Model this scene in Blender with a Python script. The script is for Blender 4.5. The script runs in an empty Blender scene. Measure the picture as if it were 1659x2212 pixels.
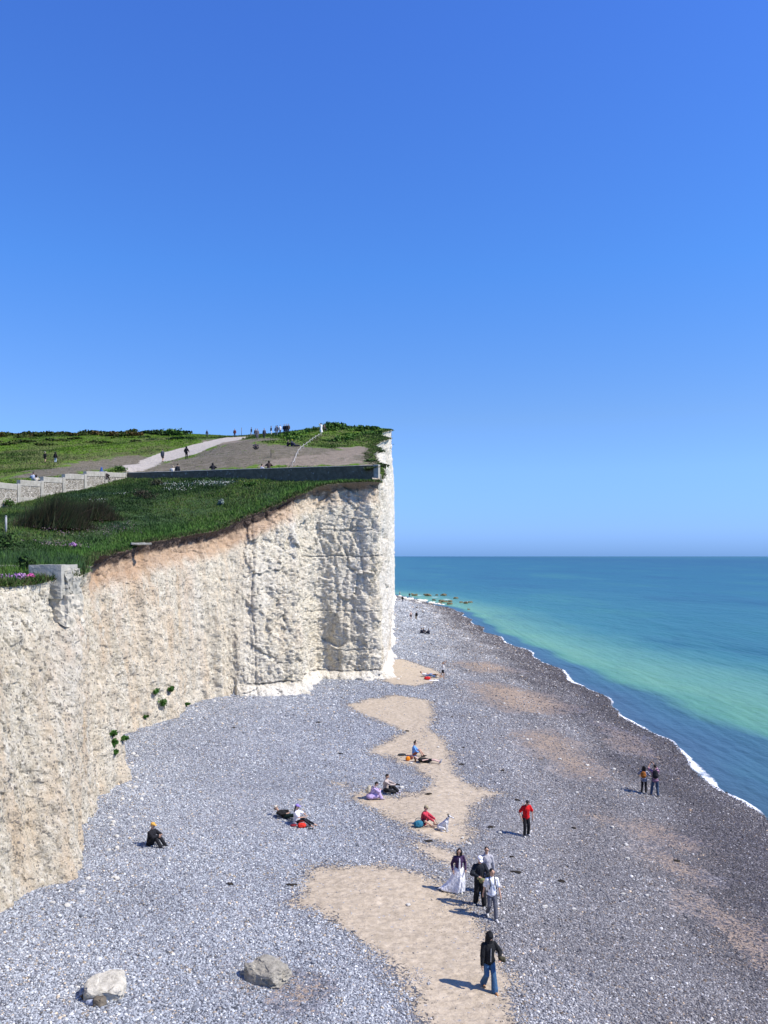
import bpy, bmesh, math, random
import numpy as np
from mathutils import Vector, Matrix, Euler
random.seed(7); RNG = np.random.default_rng(7)
SC = bpy.context.scene; COL = SC.collection
R = math.radians
# ------------------------------------------------------------------ camera model of the photograph
F, CX, HY, CZ = 1800.0, 829.5, 1201.0, 14.0      # focal length and horizon in photo units, eye height (m)
SUN_EL, SUN_AZ = R(48), math.atan2(-0.26, 0.966)  # sun from the sea side, slightly behind the viewer

# ------------------------------------------------------------------ numpy noise
def _hash(ix, iy, iz, s):
    h = (ix.astype(np.int64)*374761393 + iy.astype(np.int64)*668265263 + iz.astype(np.int64)*2147483647 + s*1274126177) & 0xffffffff
    h = ((h ^ (h >> 13))*1274126177) & 0xffffffff
    h = ((h ^ (h >> 15))*2246822519) & 0xffffffff
    return ((h ^ (h >> 16)) & 0xffffff)/float(0xffffff)
def vnoise(x, y, z=None, s=0):
    x = np.asarray(x, float); y = np.asarray(y, float)
    z = np.zeros_like(x) if z is None else np.asarray(z, float)
    ix, iy, iz = np.floor(x), np.floor(y), np.floor(z)
    fx, fy, fz = x-ix, y-iy, z-iz
    fx, fy, fz = [f*f*(3-2*f) for f in (fx, fy, fz)]
    r = 0
    for a in (0, 1):
        for b in (0, 1):
            for c in (0, 1):
                w = (fx if a else 1-fx)*(fy if b else 1-fy)*(fz if c else 1-fz)
                r = r + w*_hash(ix+a, iy+b, iz+c, s)
    return r*2-1
def fbm(x, y, z=None, s=0, o=4, g=.5):
    r = 0; a = 1; t = 0
    z = np.zeros_like(np.asarray(x, float)) if z is None else z
    for i in range(o):
        r = r + a*vnoise(x*2**i, y*2**i, z*2**i, s+i*17); t += a; a *= g
    return r/t
def worley(x, y, z, s=0, tilt=False):
    ix, iy, iz = np.floor(x), np.floor(y), np.floor(z)
    f1 = np.full(x.shape, 9.); f2 = np.full(x.shape, 9.); idv = np.zeros(x.shape); til = np.zeros(x.shape)
    for a in (-1, 0, 1):
        for b in (-1, 0, 1):
            for c in (-1, 0, 1):
                jx, jy, jz = ix+a, iy+b, iz+c
                ox, oy, oz = jx+_hash(jx, jy, jz, s)-x, jy+_hash(jx, jy, jz, s+1)-y, jz+_hash(jx, jy, jz, s+2)-z; d = ox**2+oy**2+oz**2
                m = d < f1
                if tilt: til = np.where(m, ox*(_hash(jx, jy, jz, s+4)*2-1)+oy*(_hash(jx, jy, jz, s+5)*2-1)+oz*(_hash(jx, jy, jz, s+6)*2-1.25), til)
                f2 = np.where(m, f1, np.minimum(f2, d)); idv = np.where(m, _hash(jx, jy, jz, s+3), idv); f1 = np.where(m, d, f1)
    return (np.sqrt(f1), np.sqrt(f2), idv, til) if tilt else (np.sqrt(f1), np.sqrt(f2), idv)
def sstep(a, b, x):
    t = np.clip((x-a)/(b-a), 0, 1); return t*t*(3-2*t)

# ------------------------------------------------------------------ object helpers
def link(o, parent=None):
    COL.objects.link(o)
    if parent: o.parent = parent
    return o
def tag(o, label=None, cat=None, group=None, kind=None):
    if label: o['label'] = label
    if cat: o['category'] = cat
    if group: o['group'] = group
    if kind: o['kind'] = kind
    return o
def empty(name, loc, rz=0):
    o = bpy.data.objects.new(name, None); o.location = loc; o.rotation_euler = (0, 0, rz)
    o.empty_display_size = .2
    return link(o)
def mesh_np(name, verts, faces, mat=None, parent=None, smooth=True, attrs=None, cols=None):
    me = bpy.data.meshes.new(name)
    verts = np.asarray(verts, np.float32); faces = np.asarray(faces, np.int32)
    n = faces.shape[1]
    me.vertices.add(len(verts)); me.vertices.foreach_set('co', verts.ravel())
    me.loops.add(faces.size); me.loops.foreach_set('vertex_index', faces.ravel())
    me.polygons.add(len(faces)); me.polygons.foreach_set('loop_start', np.arange(len(faces), dtype=np.int32)*n)
    me.update(calc_edges=True)
    me.polygons.foreach_set('use_smooth', np.full(len(faces), smooth, bool))
    for k, v in (attrs or {}).items():
        a = me.attributes.new(k, 'FLOAT', 'POINT'); a.data.foreach_set('value', np.asarray(v, np.float32))
    for k, v in (cols or {}).items():
        a = me.attributes.new(k, 'FLOAT_COLOR', 'POINT')
        v = np.asarray(v, np.float32); v = np.concatenate([v, np.ones((len(v), 1), np.float32)], 1)
        a.data.foreach_set('color', v.ravel())
    me.validate(); 
    if mat: me.materials.append(mat)
    return link(bpy.data.objects.new(name, me), parent)
def grid_faces(nu, nv):
    i = np.arange(nu*nv).reshape(nu, nv)
    return np.stack([i[:-1, :-1], i[1:, :-1], i[1:, 1:], i[:-1, 1:]], -1).reshape(-1, 4)
def bm_obj(name, bm, mat, parent=None, smooth=False):
    me = bpy.data.meshes.new(name); bm.normal_update(); bm.to_mesh(me); bm.free()
    if smooth: me.polygons.foreach_set('use_smooth', [True]*len(me.polygons))
    me.materials.append(mat)
    return link(bpy.data.objects.new(name, me), parent)
def bm_box(bm, c, size, rot=None, bev=0):
    m = Matrix.Translation(c) @ (rot.to_4x4() if rot else Matrix.Identity(4)) @ Matrix.Diagonal((*size, 1))
    r = bmesh.ops.create_cube(bm, size=1, matrix=m)
    if bev:
        es = {e for v in r['verts'] for e in v.link_edges}
        bmesh.ops.bevel(bm, geom=list(es), offset=bev, segments=1, affect='EDGES')
def bm_cyl(bm, a, b, r0, r1=None, n=8):
    a = Vector(a); b = Vector(b); d = b-a; q = d.to_track_quat('Z', 'Y')
    m = Matrix.Translation((a+b)/2) @ q.to_matrix().to_4x4()
    bmesh.ops.create_cone(bm, cap_ends=True, segments=n, radius1=r0, radius2=r0 if r1 is None else r1, depth=d.length, matrix=m)

# ------------------------------------------------------------------ node helpers
class NT:
    def __init__(s, name):
        s.m = bpy.data.materials.new(name); s.m.use_nodes = True; s.t = s.m.node_tree
        s.b = s.t.nodes['Principled BSDF']; s.b.inputs['Specular IOR Level'].default_value = .25
        s.b.inputs['Roughness'].default_value = .9
    def n(s, typ, **kw):
        nd = s.t.nodes.new('ShaderNode'+typ)
        for k, v in kw.items():
            if k in nd.inputs: s.put(nd.inputs[k], v)
            else: setattr(nd, k, v)
        return nd
    def put(s, sock, v):
        if isinstance(v, bpy.types.NodeSocket): s.t.links.new(v, sock)
        else:
            try: sock.default_value = v
            except Exception: sock.default_value = (*v, 1)
    def attr(s, name, col=False):
        nd = s.n('Attribute'); nd.attribute_name = name
        return nd.outputs['Color' if col else 'Fac']
    def obj(s): return s.n('TexCoord').outputs['Object']
    def pos(s): return s.n('NewGeometry').outputs['Position']
    def scale(s, vec, xyz):
        nd = s.n('Mapping'); s.put(nd.inputs['Vector'], vec); nd.inputs['Scale'].default_value = xyz; return nd.outputs[0]
    def noise(s, vec, sc, det=3, rough=.5, col=False):
        nd = s.n('TexNoise'); s.put(nd.inputs['Vector'], vec); nd.inputs['Scale'].default_value = sc
        nd.inputs['Detail'].default_value = det; nd.inputs['Roughness'].default_value = rough
        return nd.outputs['Color' if col else 'Fac']
    def vor(s, vec, sc, feat='F1', out='Distance', rand=1):
        nd = s.n('TexVoronoi'); nd.feature = feat; s.put(nd.inputs['Vector'], vec); nd.inputs['Scale'].default_value = sc
        nd.inputs['Randomness'].default_value = rand
        return nd.outputs[out]
    def math(s, op, a, b=0., c=0., clamp=False):
        nd = s.n('Math'); nd.operation = op; nd.use_clamp = clamp
        s.put(nd.inputs[0], a); s.put(nd.inputs[1], b); s.put(nd.inputs[2], c); return nd.outputs[0]
    def ss(s, a, b, x):
        nd = s.n('MapRange'); nd.interpolation_type = 'SMOOTHSTEP'; s.put(nd.inputs['Value'], x)
        s.put(nd.inputs['From Min'], a); s.put(nd.inputs['From Max'], b); return nd.outputs[0]
    def ramp(s, x, stops, interp='LINEAR'):
        nd = s.n('ValToRGB'); s.put(nd.inputs[0], x); e = nd.color_ramp; e.interpolation = interp
        while len(e.elements) < len(stops): e.elements.new(.5)
        for el, (p, c) in zip(e.elements, stops): el.position = p; el.color = (*c, 1)
        return nd.outputs[0]
    def mix(s, f, a, b, bl='MIX'):
        nd = s.n('Mix'); nd.data_type = 'RGBA'; nd.blend_type = bl
        s.put(nd.inputs[0], f); s.put(nd.inputs[6], a); s.put(nd.inputs[7], b); return nd.outputs[2]
    def bump(s, h, dist=.02, st=1., nrm=None):
        nd = s.n('Bump'); s.put(nd.inputs['Height'], h); nd.inputs['Distance'].default_value = dist; s.put(nd.inputs['Strength'], st)
        if nrm is not None: s.put(nd.inputs['Normal'], nrm)
        return nd.outputs[0]
    def sep(s, v):
        nd = s.n('SeparateXYZ'); s.put(nd.inputs[0], v); return nd.outputs
    def done(s, col=None, nrm=None, rough=None):
        if col is not None: s.put(s.b.inputs['Base Color'], col)
        if nrm is not None: s.put(s.b.inputs['Normal'], nrm)
        if rough is not None: s.put(s.b.inputs['Roughness'], rough)
        return s.m
def cloth(name, c, rough=.85):
    t = NT(name); o = t.obj(); f = t.noise(o, 14, 3)
    lo = tuple(x*.72 for x in c); hi = tuple(min(1, x*1.2) for x in c)
    return t.done(t.ramp(f, [(.3, lo), (.7, hi)]), t.bump(t.noise(t.scale(o, (1, 1, .45)), 13, 3), .05, .9), rough)
_mc = {}
def C(*c, rough=.85, name='cloth'):
    k = (c, rough)
    if k not in _mc: _mc[k] = cloth(name, c, rough)
    return _mc[k]

# ------------------------------------------------------------------ beach shape
SHORE = [(1900, 2120), (1659, 1785), (1600, 1732), (1540, 1690), (1480, 1642), (1430, 1596), (1380, 1570), (1340, 1540), (1300, 1508), (1250, 1477),
         (1200, 1447), (1150, 1414), (1100, 1390), (1050, 1366), (1010, 1338), (985, 1318), (936, 1306.6), (891, 1295), (859, 1288)]
sy = [F*CZ/(py-HY) for px, py in SHORE]; sx = [(px-CX)/F*d for (px, py), d in zip(SHORE, sy)]
sy = [-60., 5.]+sy+[310., 340., 420.]; sx = [22., 21.5]+sx+[0., -12., -60.]
def shore_x(y):
    return np.interp(y, sy, sx) + .35*np.sin(y*.31+1)*np.clip(y/60, .3, 1.5)+.25*vnoise(y*.4, y*0+3.3, s=5)
ZD = [-400, -60, -30, -8, 0, 8, 14, 22, 33, 60]; ZZ = [-9, -5, -3.4, -1.0, 0, 1.0, 1.6, 2.1, 2.6, 3.0]
def beach_z(x, y):
    x = np.asarray(x, float); y = np.asarray(y, float)
    d = shore_x(y)-x
    z = np.interp(d, ZD, ZZ)
    z = z + .10*fbm(x*.12, y*.12, s=11, o=3)*sstep(0, 6, d) + .035*fbm(x*.8, y*.8, s=21, o=3)*sstep(0, 3, d)
    z = z + .10*np.sin(d*.8+vnoise(x*.2, y*.05, s=3)*2)*sstep(3, 8, d)*sstep(30, 14, d)*.6
    return z
def beach_at(px, py):
    z = 2.
    for _ in range(25):
        D = F*(CZ-z)/(py-HY); x = (px-CX)/F*D; z = .5*z+.5*float(beach_z(x, D))
    D = F*(CZ-z)/(py-HY); x = (px-CX)/F*D
    return Vector((x, D, float(beach_z(x, D))))
def W(px, py, D): return ((px-CX)/F*D, D, CZ-(py-HY)/F*D)

# ------------------------------------------------------------------ polygon distance
def poly_sd(x, y, poly, closed=True):
    """positive inside; also nearest boundary point"""
    P = np.asarray(poly, float); n = len(P)
    best = np.full(x.shape, 1e18); bx = np.zeros(x.shape); by = np.zeros(x.shape); ins = np.zeros(x.shape, bool)
    for i in range(n if closed else n-1):
        a = P[i]; b = P[(i+1) % n]; d = b-a; L = max(d@d, 1e-12)
        t = np.clip(((x-a[0])*d[0]+(y-a[1])*d[1])/L, 0, 1); qx = a[0]+t*d[0]; qy = a[1]+t*d[1]
        q = (x-qx)**2+(y-qy)**2; m = q < best
        best = np.where(m, q, best); bx = np.where(m, qx, bx); by = np.where(m, qy, by)
        if closed:
            c = (a[1] > y) != (b[1] > y)
            with np.errstate(divide='ignore', invalid='ignore'):
                xi = a[0]+(y-a[1])*d[0]/(d[1] if d[1] else 1e-12)
            ins ^= c & (x < xi)
    s = np.sqrt(best)
    return (np.where(ins, s, -s) if closed else s), bx, by

# ------------------------------------------------------------------ cliff lines: (foot in photo or world) and (top in photo + distance or world)
def bw(px, py): v = beach_at(px, py); return (v.x, v.y)
PAIRS = [(('w', -10.5, -25), ('w', -13.0, -25, 12.4)), (('w', -11, 5), ('w', -13.5, 5, 12.4)), (('w', -12.2, 20), ('w', -14.6, 20, 12.5)),
 ((0, 1970), ('w', -14.7, 27, 12.6)), ((90, 1915), (50, 1262, 32)), ((178, 1868), (148, 1240, 35)), ((172, 1790), (172, 1232, 38.5)), ((240, 1690), (181, 1215, 43)),
 ((232, 1612), (196, 1200, 49)), ((300, 1575), (240, 1193, 54)), ((370, 1550), (329, 1166, 59)), ((430, 1515), (400, 1156, 64)), ((500, 1500), (481, 1137, 69.5)),
 ((532, 1503), (522, 1116, 71.5)), ((600, 1502), (601, 1086, 74)), ((668, 1500), (640, 1067, 75.5)), ((668, 1478), (655, 1062, 77.5)), ((692, 1465), (682, 1052, 79)),
 ((760, 1468), (745, 1041, 80.5)), ((828, 1468), (814, 1039, 81)), ((839, 1450), (818, 1033, 85)), (('w', .75, 95), (830, 1012, 92)), (('w', .85, 105), (804, 982, 103)),
 (('w', 1.0, 116), (822, 968, 112)), (('w', 1.1, 125), (806, 960, 120)), (('w', 1.3, 140), (840, 945, 135)), (('w', 1.4, 150), (814, 937, 145)), (('w', 1.6, 165), (843, 929, 160)),
 (('w', 2.0, 195), ('w', 1.55, 195, 43)), (('w', 2.9, 235), ('w', 1.9, 235, 45)), (('w', 3.6, 278), ('w', 1.8, 278, 47)), (('w', 0, 300), ('w', -2, 300, 48)), (('w', -12, 322), ('w', -15, 324, 48)), (('w', -60, 380), ('w', -62, 382, 48))]
BP = []; TP = []
for b, t in PAIRS:
    BP.append((b[1], b[2]) if b[0] == 'w' else bw(*b))
    TP.append(t[1:] if t[0] == 'w' else W(*t))
BP = np.array(BP); TP = np.array(TP)
def catmull(P, k, lin=.45):
    out = []
    n = len(P)
    for i in range(n-1):
        p0, p1, p2, p3 = P[max(i-1, 0)], P[i], P[i+1], P[min(i+2, n-1)]
        t = np.linspace(0, 1, k[i], endpoint=False)[:, None]
        c = .5*((2*p1)+(-p0+p2)*t+(2*p0-5*p1+4*p2-p3)*t**2+(-p0+3*p1-3*p2+p3)*t**3)
        out.append(c*(1-lin)+(p1+(p2-p1)*t)*lin)
    out.append(P[-1:]); return np.concatenate(out)
segn = []
for i in range(len(TP)-1):
    L = max(np.linalg.norm(BP[i+1]-BP[i]), np.linalg.norm(TP[i+1][:2]-TP[i][:2])); D = max(12, .5*(TP[i][1]+TP[i+1][1]))
    step = .0017*D if i < 20 else .0035*D
    if TP[i][1] < 19: step = .25
    segn.append(max(4, int(L/step)))
Bc = catmull(BP, segn); Tc = catmull(TP, segn); uidx = np.concatenate([np.linspace(i, i+1, k, endpoint=False) for i, k in enumerate(segn)]+[[len(segn)]])
# ragged edge of the turf
al = np.cumsum(np.concatenate([[0], np.linalg.norm(np.diff(Tc[:, :2], axis=0), axis=1)]))
tan = np.gradient(Tc[:, :2], axis=0); tan /= np.linalg.norm(tan, axis=1)[:, None]+1e-9
nrm_t = np.stack([tan[:, 1], -tan[:, 0]], 1)          # towards the sea
Tc[:, :2] += nrm_t*((.35+.35*sstep(8, 5, uidx))*fbm(al*.5, al*0+1.7, s=31, o=4))[:, None]
tanb = np.gradient(Bc, axis=0); tanb /= np.linalg.norm(tanb, axis=1)[:, None]+1e-9
EDGE = Tc[:, :2][::6]

# ------------------------------------------------------------------ walls on the down
WALL_R = np.array([-.6, 83.]); WALL_C = np.array([-29.4, 95.]); WALL_L = np.array([-33.6, 73.]); 
WDIR = (WALL_L-WALL_C)/np.linalg.norm(WALL_L-WALL_C)
WALL_X = WALL_C+WDIR*100
# ------------------------------------------------------------------ terrain surfaces (thin plate splines through surveyed points)
class TPS:
    def __init__(s, pts, lam=.0):
        P = np.array(pts, float); s.c = P[:, :2]/100; n = len(P)
        K = s.k(s.c, s.c)+lam*np.eye(n); A = np.zeros((n+3, n+3)); A[:n, :n] = K; A[:n, n] = 1; A[:n, n+1:] = s.c
        A[n, :n] = 1; A[n+1:, :n] = s.c.T
        s.w = np.linalg.solve(A, np.concatenate([P[:, 2], np.zeros(3)])); s.n = n
    def k(s, a, b):
        r2 = ((a[:, None]-b[None])**2).sum(-1); return r2*np.log(r2+1e-12)
    def __call__(s, x, y):
        x = np.asarray(x, float); q = np.stack([x.ravel(), np.asarray(y, float).ravel()], 1)/100
        out = np.concatenate([s.k(c, s.c)@s.w[:s.n] for c in np.array_split(q, max(1, len(q)//20000))])
        return (out+s.w[s.n]+q@s.w[s.n+1:]).reshape(x.shape)
up = [W(0, 1000, 125), W(97, 999, 130), W(0, 1035, 85), W(0, 941.5, 235), W(130, 938, 232), W(250, 935, 230), W(340, 935, 222), W(350, 999, 105), W(403, 991, 109), W(400, 942, 205),
      W(447, 944, 188), W(520, 943, 186), W(250, 965, 165), W(120, 965, 180), W(553, 948, 145), W(585, 939, 165), W(620, 934, 168), W(553, 972, 105), W(628, 964, 120), W(585, 988, 98),
      W(645, 932, 155), W(693, 934, 146), W(735, 922, 160), W(790, 925, 158), W(843, 929, 160), W(814, 937, 145), W(840, 945, 135), W(806, 960, 120), W(822, 968, 112), W(804, 982, 103),
      W(830, 1012, 92), W(760, 975, 108), W(818, 1033, 85), W(700, 950, 130), W(500, 960, 130), W(273, 1012, 99),
      (-34, 130, 27.5)]
for t in np.linspace(0, 1, 6):
    p = WALL_R+(WALL_C-WALL_R)*t; ztop = 23.08+(23.5-23.08)*t; up.append((p[0]+.5, p[1]+.8, ztop-.25))
for t, py in ((0, 1021), (.36, 1030), (.7, 1040), (1, 1056), (1.5, 1075)):
    p = WALL_C+(WALL_L-WALL_C)*t; up.append((p[0]-1, p[1], CZ-(py-HY)/F*p[1]))
for px in (-300, 0, 250, 447, 620, 735, 843):
    up.append(W(px, 958, 300)); up.append(W(px, 985, 420))
up += [W(-500, 945, 235), W(-500, 1000, 120), W(-900, 1100, 70), (2, 195, 42), (1.5, 235, 44), (-60, 20, 17)]
UP = TPS(up, 2e-4)
def up_z(x, y): return UP(x, y)+.22*fbm(np.asarray(x)*.11, np.asarray(y)*.11, s=41, o=4)*sstep(92, 125, np.asarray(y, float))
lo = [tuple(TP[i]) for i in range(0, 20)]
lo += [W(812, 1042, 83), W(650, 1040, 86.2), W(500, 1034, 89.3), W(290, 1034, 94.5), W(191, 1055, 87.1), W(96, 1072, 79.5), W(0, 1096, 73), W(150, 1132, 61), W(0, 1150, 52), W(400, 1096, 74), W(300, 1122, 66),
       W(0, 1204, 43), W(100, 1212, 41), W(600, 1056, 79), W(60, 1222, 36), (-37, 55, 16.5), (-40, 30, 14.5), (-30, 20, 13.3), (-30, -20, 12.8), (-46, 0, 13.5), W(0, 1232, 37), W(0, 1262, 31)]
LO = TPS(lo, 1e-4)
def lo_z(x, y):
    x = np.asarray(x, float); y = np.asarray(y, float)
    return LO(x, y)+.10*fbm(x*.35, y*.35, s=51, o=4)
def ray_hit(px, py, fz, d0, d1):
    D = np.linspace(d0, d1, 1500); x = (px-CX)/F*D; zr = CZ-(py-HY)/F*D; g = fz(x, D)-zr
    i = np.argmax(g > 0) if (g > 0).any() else int(np.argmax(g))
    return Vector((x[i], D[i], float(fz(x[i:i+1], D[i:i+1])[0])))
def up_at(px, py): return ray_hit(px, py, up_z, 84, 260)
def lo_at(px, py): return ray_hit(px, py, lo_z, 30, 96)
wobble = EDGE
# split the turf edge: seaward edge of the low meadow, and of the upper down
ei = int(np.argmin(np.linalg.norm(EDGE-np.array([-.5, 82.5]), axis=1)))
LOPOLY = [tuple(p) for p in EDGE[:ei+1]]+[tuple(WALL_R+[.15, 0]), tuple(WALL_C), tuple(WALL_X), (-60, -25)]
UPPOLY = [tuple(WALL_R+[.15, 0])]+[tuple(p) for p in EDGE[ei+1:]]+[(-260, 430), (-260, -3), tuple(WALL_X), tuple(WALL_C)]

def terrain(name, xs, ys, poly, fz, mat, attrs_fn):
    X, Y = np.meshgrid(xs, ys, indexing='ij'); x = X.ravel().copy(); y = Y.ravel().copy()
    sd, bx, by = poly_sd(x, y, poly)
    cx = np.gradient(xs); cy = np.gradient(ys); cell = np.sqrt(np.add.outer(cx**2, cy**2)).ravel()
    out = sd < 0; ok = sd > -cell*.8
    x = np.where(out & ok, bx, x); y = np.where(out & ok, by, y)
    f = grid_faces(len(xs), len(ys)); f = f[ok[f].all(1) & ~out[f].all(1)]
    used = np.unique(f); rm = np.full(len(x), -1); rm[used] = np.arange(len(used)); f = rm[f]
    x = x[used]; y = y[used]; z = fz(x, y)
    return mesh_np(name, np.stack([x, y, z], 1), f, mat, attrs=attrs_fn(x, y))

# ================================================================== MATERIALS of the setting
def m_shingle():
    t = NT('shingle'); p = t.pos()
    inl = t.attr('inland'); sand = t.attr('sand'); soft = t.attr('softsand')
    wp = t.n('VectorMath'); wp.operation = 'ADD'
    d = t.n('VectorMath'); d.operation = 'SCALE'; t.put(d.inputs[0], t.noise(p, 8, 2, col=True)); d.inputs['Scale'].default_value = .025
    t.put(wp.inputs[0], p); t.put(wp.inputs[1], d.outputs[0]); q = wp.outputs[0]
    v1 = t.n('TexVoronoi'); t.put(v1.inputs['Vector'], q); v1.inputs['Scale'].default_value = 15
    v2 = t.n('TexVoronoi'); t.put(v2.inputs['Vector'], q); v2.inputs['Scale'].default_value = 6.5
    r1 = t.sep(v1.outputs['Color'])[0]; r2 = t.sep(v2.outputs['Color'])[1]
    big = t.noise(p, .35, 4, .6)
    rnd = t.math('ADD', t.math('MULTIPLY', r1, .72), t.math('MULTIPLY', r2, .28))
    dry = t.ramp(rnd, [(.12, (.05, .055, .065)), (.32, (.12, .125, .145)), (.58, (.21, .215, .24)), (.8, (.33, .335, .36)), (.93, (.56, .56, .57))])
    warm = t.ramp(rnd, [(.12, (.07, .065, .065)), (.35, (.17, .158, .155)), (.6, (.28, .26, .245)), (.85, (.44, .425, .41))])
    wet = t.ramp(rnd, [(.12, (.028, .026, .03)), (.4, (.082, .072, .075)), (.7, (.155, .14, .14)), (.93, (.38, .36, .36))])
    wn = t.math('ADD', inl, t.math('MULTIPLY', t.math('SUBTRACT', t.noise(p, .22, 4), .5), 9.))
    wf = t.ss(2., 11., wn)
    mid = t.ss(7, 19, wn)
    c = t.mix(wf, wet, warm); c = t.mix(mid, c, dry)
    tone = t.ramp(big, [(.25, (.82, .82, .84)), (.75, (1.1, 1.1, 1.1))]); c = t.mix(1., c, tone, 'MULTIPLY')
    # sand lying between the pebbles
    en = t.math('MULTIPLY', t.math('SUBTRACT', t.noise(p, .9, 6, .7), .5), 2.2)
    ef = t.math('MULTIPLY', t.math('SUBTRACT', r1, .5), 1.0)
    sf = t.ss(-.12, .12, t.math('ADD', t.math('ADD', sand, en), ef))
    so = t.math('ADD', t.math('ADD', t.math('MULTIPLY', soft, .55), t.math('MULTIPLY', t.math('SUBTRACT', t.noise(p, .6, 5, .7), .5), 3.2)), t.math('MULTIPLY', t.math('SUBTRACT', r1, .45), 2.2))
    sof = t.math('MULTIPLY', t.ss(-.1, .9, so), .85)
    peb = t.math('GREATER_THAN', r2, .93)
    peb = t.math('MULTIPLY', peb, t.math('LESS_THAN', v2.outputs['Distance'], .32))
    sfp = t.math('MULTIPLY', sf, t.math('SUBTRACT', 1., t.math('MULTIPLY', peb, .75)))
    sc = t.ramp(t.noise(p, 3.2, 5, .65), [(.3, (.33, .27, .195)), (.55, (.44, .365, .27)), (.75, (.53, .45, .345))])
    sc2 = t.ramp(t.noise(p, 2.2, 5, .65), [(.3, (.24, .175, .12)), (.7, (.38, .285, .20))])
    c = t.mix(sof, c, sc2); c = t.mix(sfp, c, sc)
    ph = t.math('MULTIPLY', t.math('SUBTRACT', .5, v1.outputs['Distance']), t.math('SUBTRACT', 1., sfp))
    fp = t.math('MULTIPLY', t.math('ADD', t.noise(t.scale(p, (1, 1.6, 1)), 2.6, 5, .68), t.math('MULTIPLY', t.vor(t.scale(p, (1, 1.8, 1)), 3.4, 'SMOOTH_F1'), .45)), sfp)
    n1 = t.bump(fp, .12, 1.); n1 = t.bump(ph, .035, 1., n1)
    rough = t.math('ADD', .45, t.math('MULTIPLY', wf, .4))
    return t.done(c, n1, rough)
def m_chalk():
    t = NT('chalk'); p = t.pos()
    below = t.attr('below'); fresh = t.attr('fresh'); tanf = t.attr('ochre'); grey = t.attr('greyish'); cav = t.attr('flint'); nearf = t.attr('rubbly')
    sv = t.scale(p, (1, 1, .16))
    st = t.noise(sv, 1.1, 5, .6); fine = t.noise(p, 5.5, 5, .7); med = t.noise(p, .9, 5, .6)
    base = t.ramp(fine, [(.28, (.34, .29, .205)), (.48, (.60, .54, .42)), (.72, (.82, .765, .64))])
    cream = t.mix(t.ss(.42, .68, st), base, (.62, .51, .36))
    c = t.mix(t.math('MULTIPLY', tanf, t.ss(.4, .62, st)), cream, (.60, .43, .28))
    g = t.ramp(fine, [(.3, (.44, .39, .29)), (.5, (.74, .68, .54)), (.7, (.90, .85, .71))])
    c = t.mix(t.math('MULTIPLY', grey, .75), c, g)
    c = t.mix(t.math('MULTIPLY', t.ss(.52, .7, med), t.math('MULTIPLY', grey, .4)), c, (.50, .44, .30))
    white = t.ramp(fine, [(.25, (.50, .46, .38)), (.5, (.75, .715, .63)), (.75, (.86, .83, .75))])
    c = t.mix(fresh, c, white)
    sk_ = t.noise(t.scale(p, (1, 1, .07)), 3.2, 4, .6)
    c = t.mix(t.math('MULTIPLY', t.ss(.54, .68, sk_), .42), c, (.44, .40, .31)); c = t.mix(t.math('MULTIPLY', t.ss(.40, .30, sk_), .35), c, (.88, .85, .76))
    # flints and pits
    v = t.n('TexVoronoi'); t.put(v.inputs['Vector'], t.scale(p, (1, 1, 1.2))); v.inputs['Scale'].default_value = 3.2
    fl = t.math('MULTIPLY', t.math('LESS_THAN', v.outputs['Distance'], .23), t.math('GREATER_THAN', t.sep(v.outputs['Color'])[0], .62))
    v3 = t.n('TexVoronoi'); t.put(v3.inputs['Vector'], t.scale(p, (1, 1, .7))); v3.inputs['Scale'].default_value = 7.5
    fl3 = t.math('MULTIPLY', t.math('LESS_THAN', v3.outputs['Distance'], .3), t.math('GREATER_THAN', t.sep(v3.outputs['Color'])[1], .66))
    v4 = t.n('TexVoronoi'); t.put(v4.inputs['Vector'], t.scale(p, (1, 1, .6))); v4.inputs['Scale'].default_value = 13.
    fl4 = t.math('MULTIPLY', t.math('LESS_THAN', v4.outputs['Distance'], .34), t.math('GREATER_THAN', t.sep(v4.outputs['Color'])[2], .7))
    flm = t.math('MULTIPLY', t.math('MAXIMUM', fl, t.math('MAXIMUM', fl3, fl4)), t.math('ADD', .4, t.math('MULTIPLY', nearf, .6)))
    c = t.mix(t.math('MULTIPLY', flm, .75), c, (.16, .15, .135))
    c = t.mix(t.math('MULTIPLY', cav, .6), c, (.10, .095, .09))
    # soil above the chalk: orange loam, then dark root soil with stones
    bn = t.math('ADD', below, t.math('MULTIPLY', t.math('SUBTRACT', t.noise(p, .8, 4, .6), .5), 1.3))
    soil = t.attr('soil')
    loam = t.mix(t.noise(p, 4, 4), (.33, .19, .11), (.58, .38, .23))
    c = t.mix(t.math('MULTIPLY', t.ss(2.7, 1.5, bn), soil), c, t.mix(.72, c, loam))
    dark = t.ramp(t.noise(p, 7, 5, .7), [(.35, (.055, .038, .028)), (.55, (.15, .105, .08)), (.72, (.34, .27, .22))])
    c = t.mix(t.math('MULTIPLY', t.ss(1.0, .65, bn), t.math('MINIMUM', t.math('MULTIPLY', soil, 1.6), 1.)), c, dark)
    h = t.math('ADD', t.noise(p, 6, 6, .7), t.math('MULTIPLY', t.vor(t.scale(p, (1, 1, .8)), 2.6, 'F1'), .5))
    n1 = t.bump(h, .12, 1.); n1 = t.bump(t.noise(p, 16, 4, .7), .09, 1., n1)
    return t.done(c, n1, .95)
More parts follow.
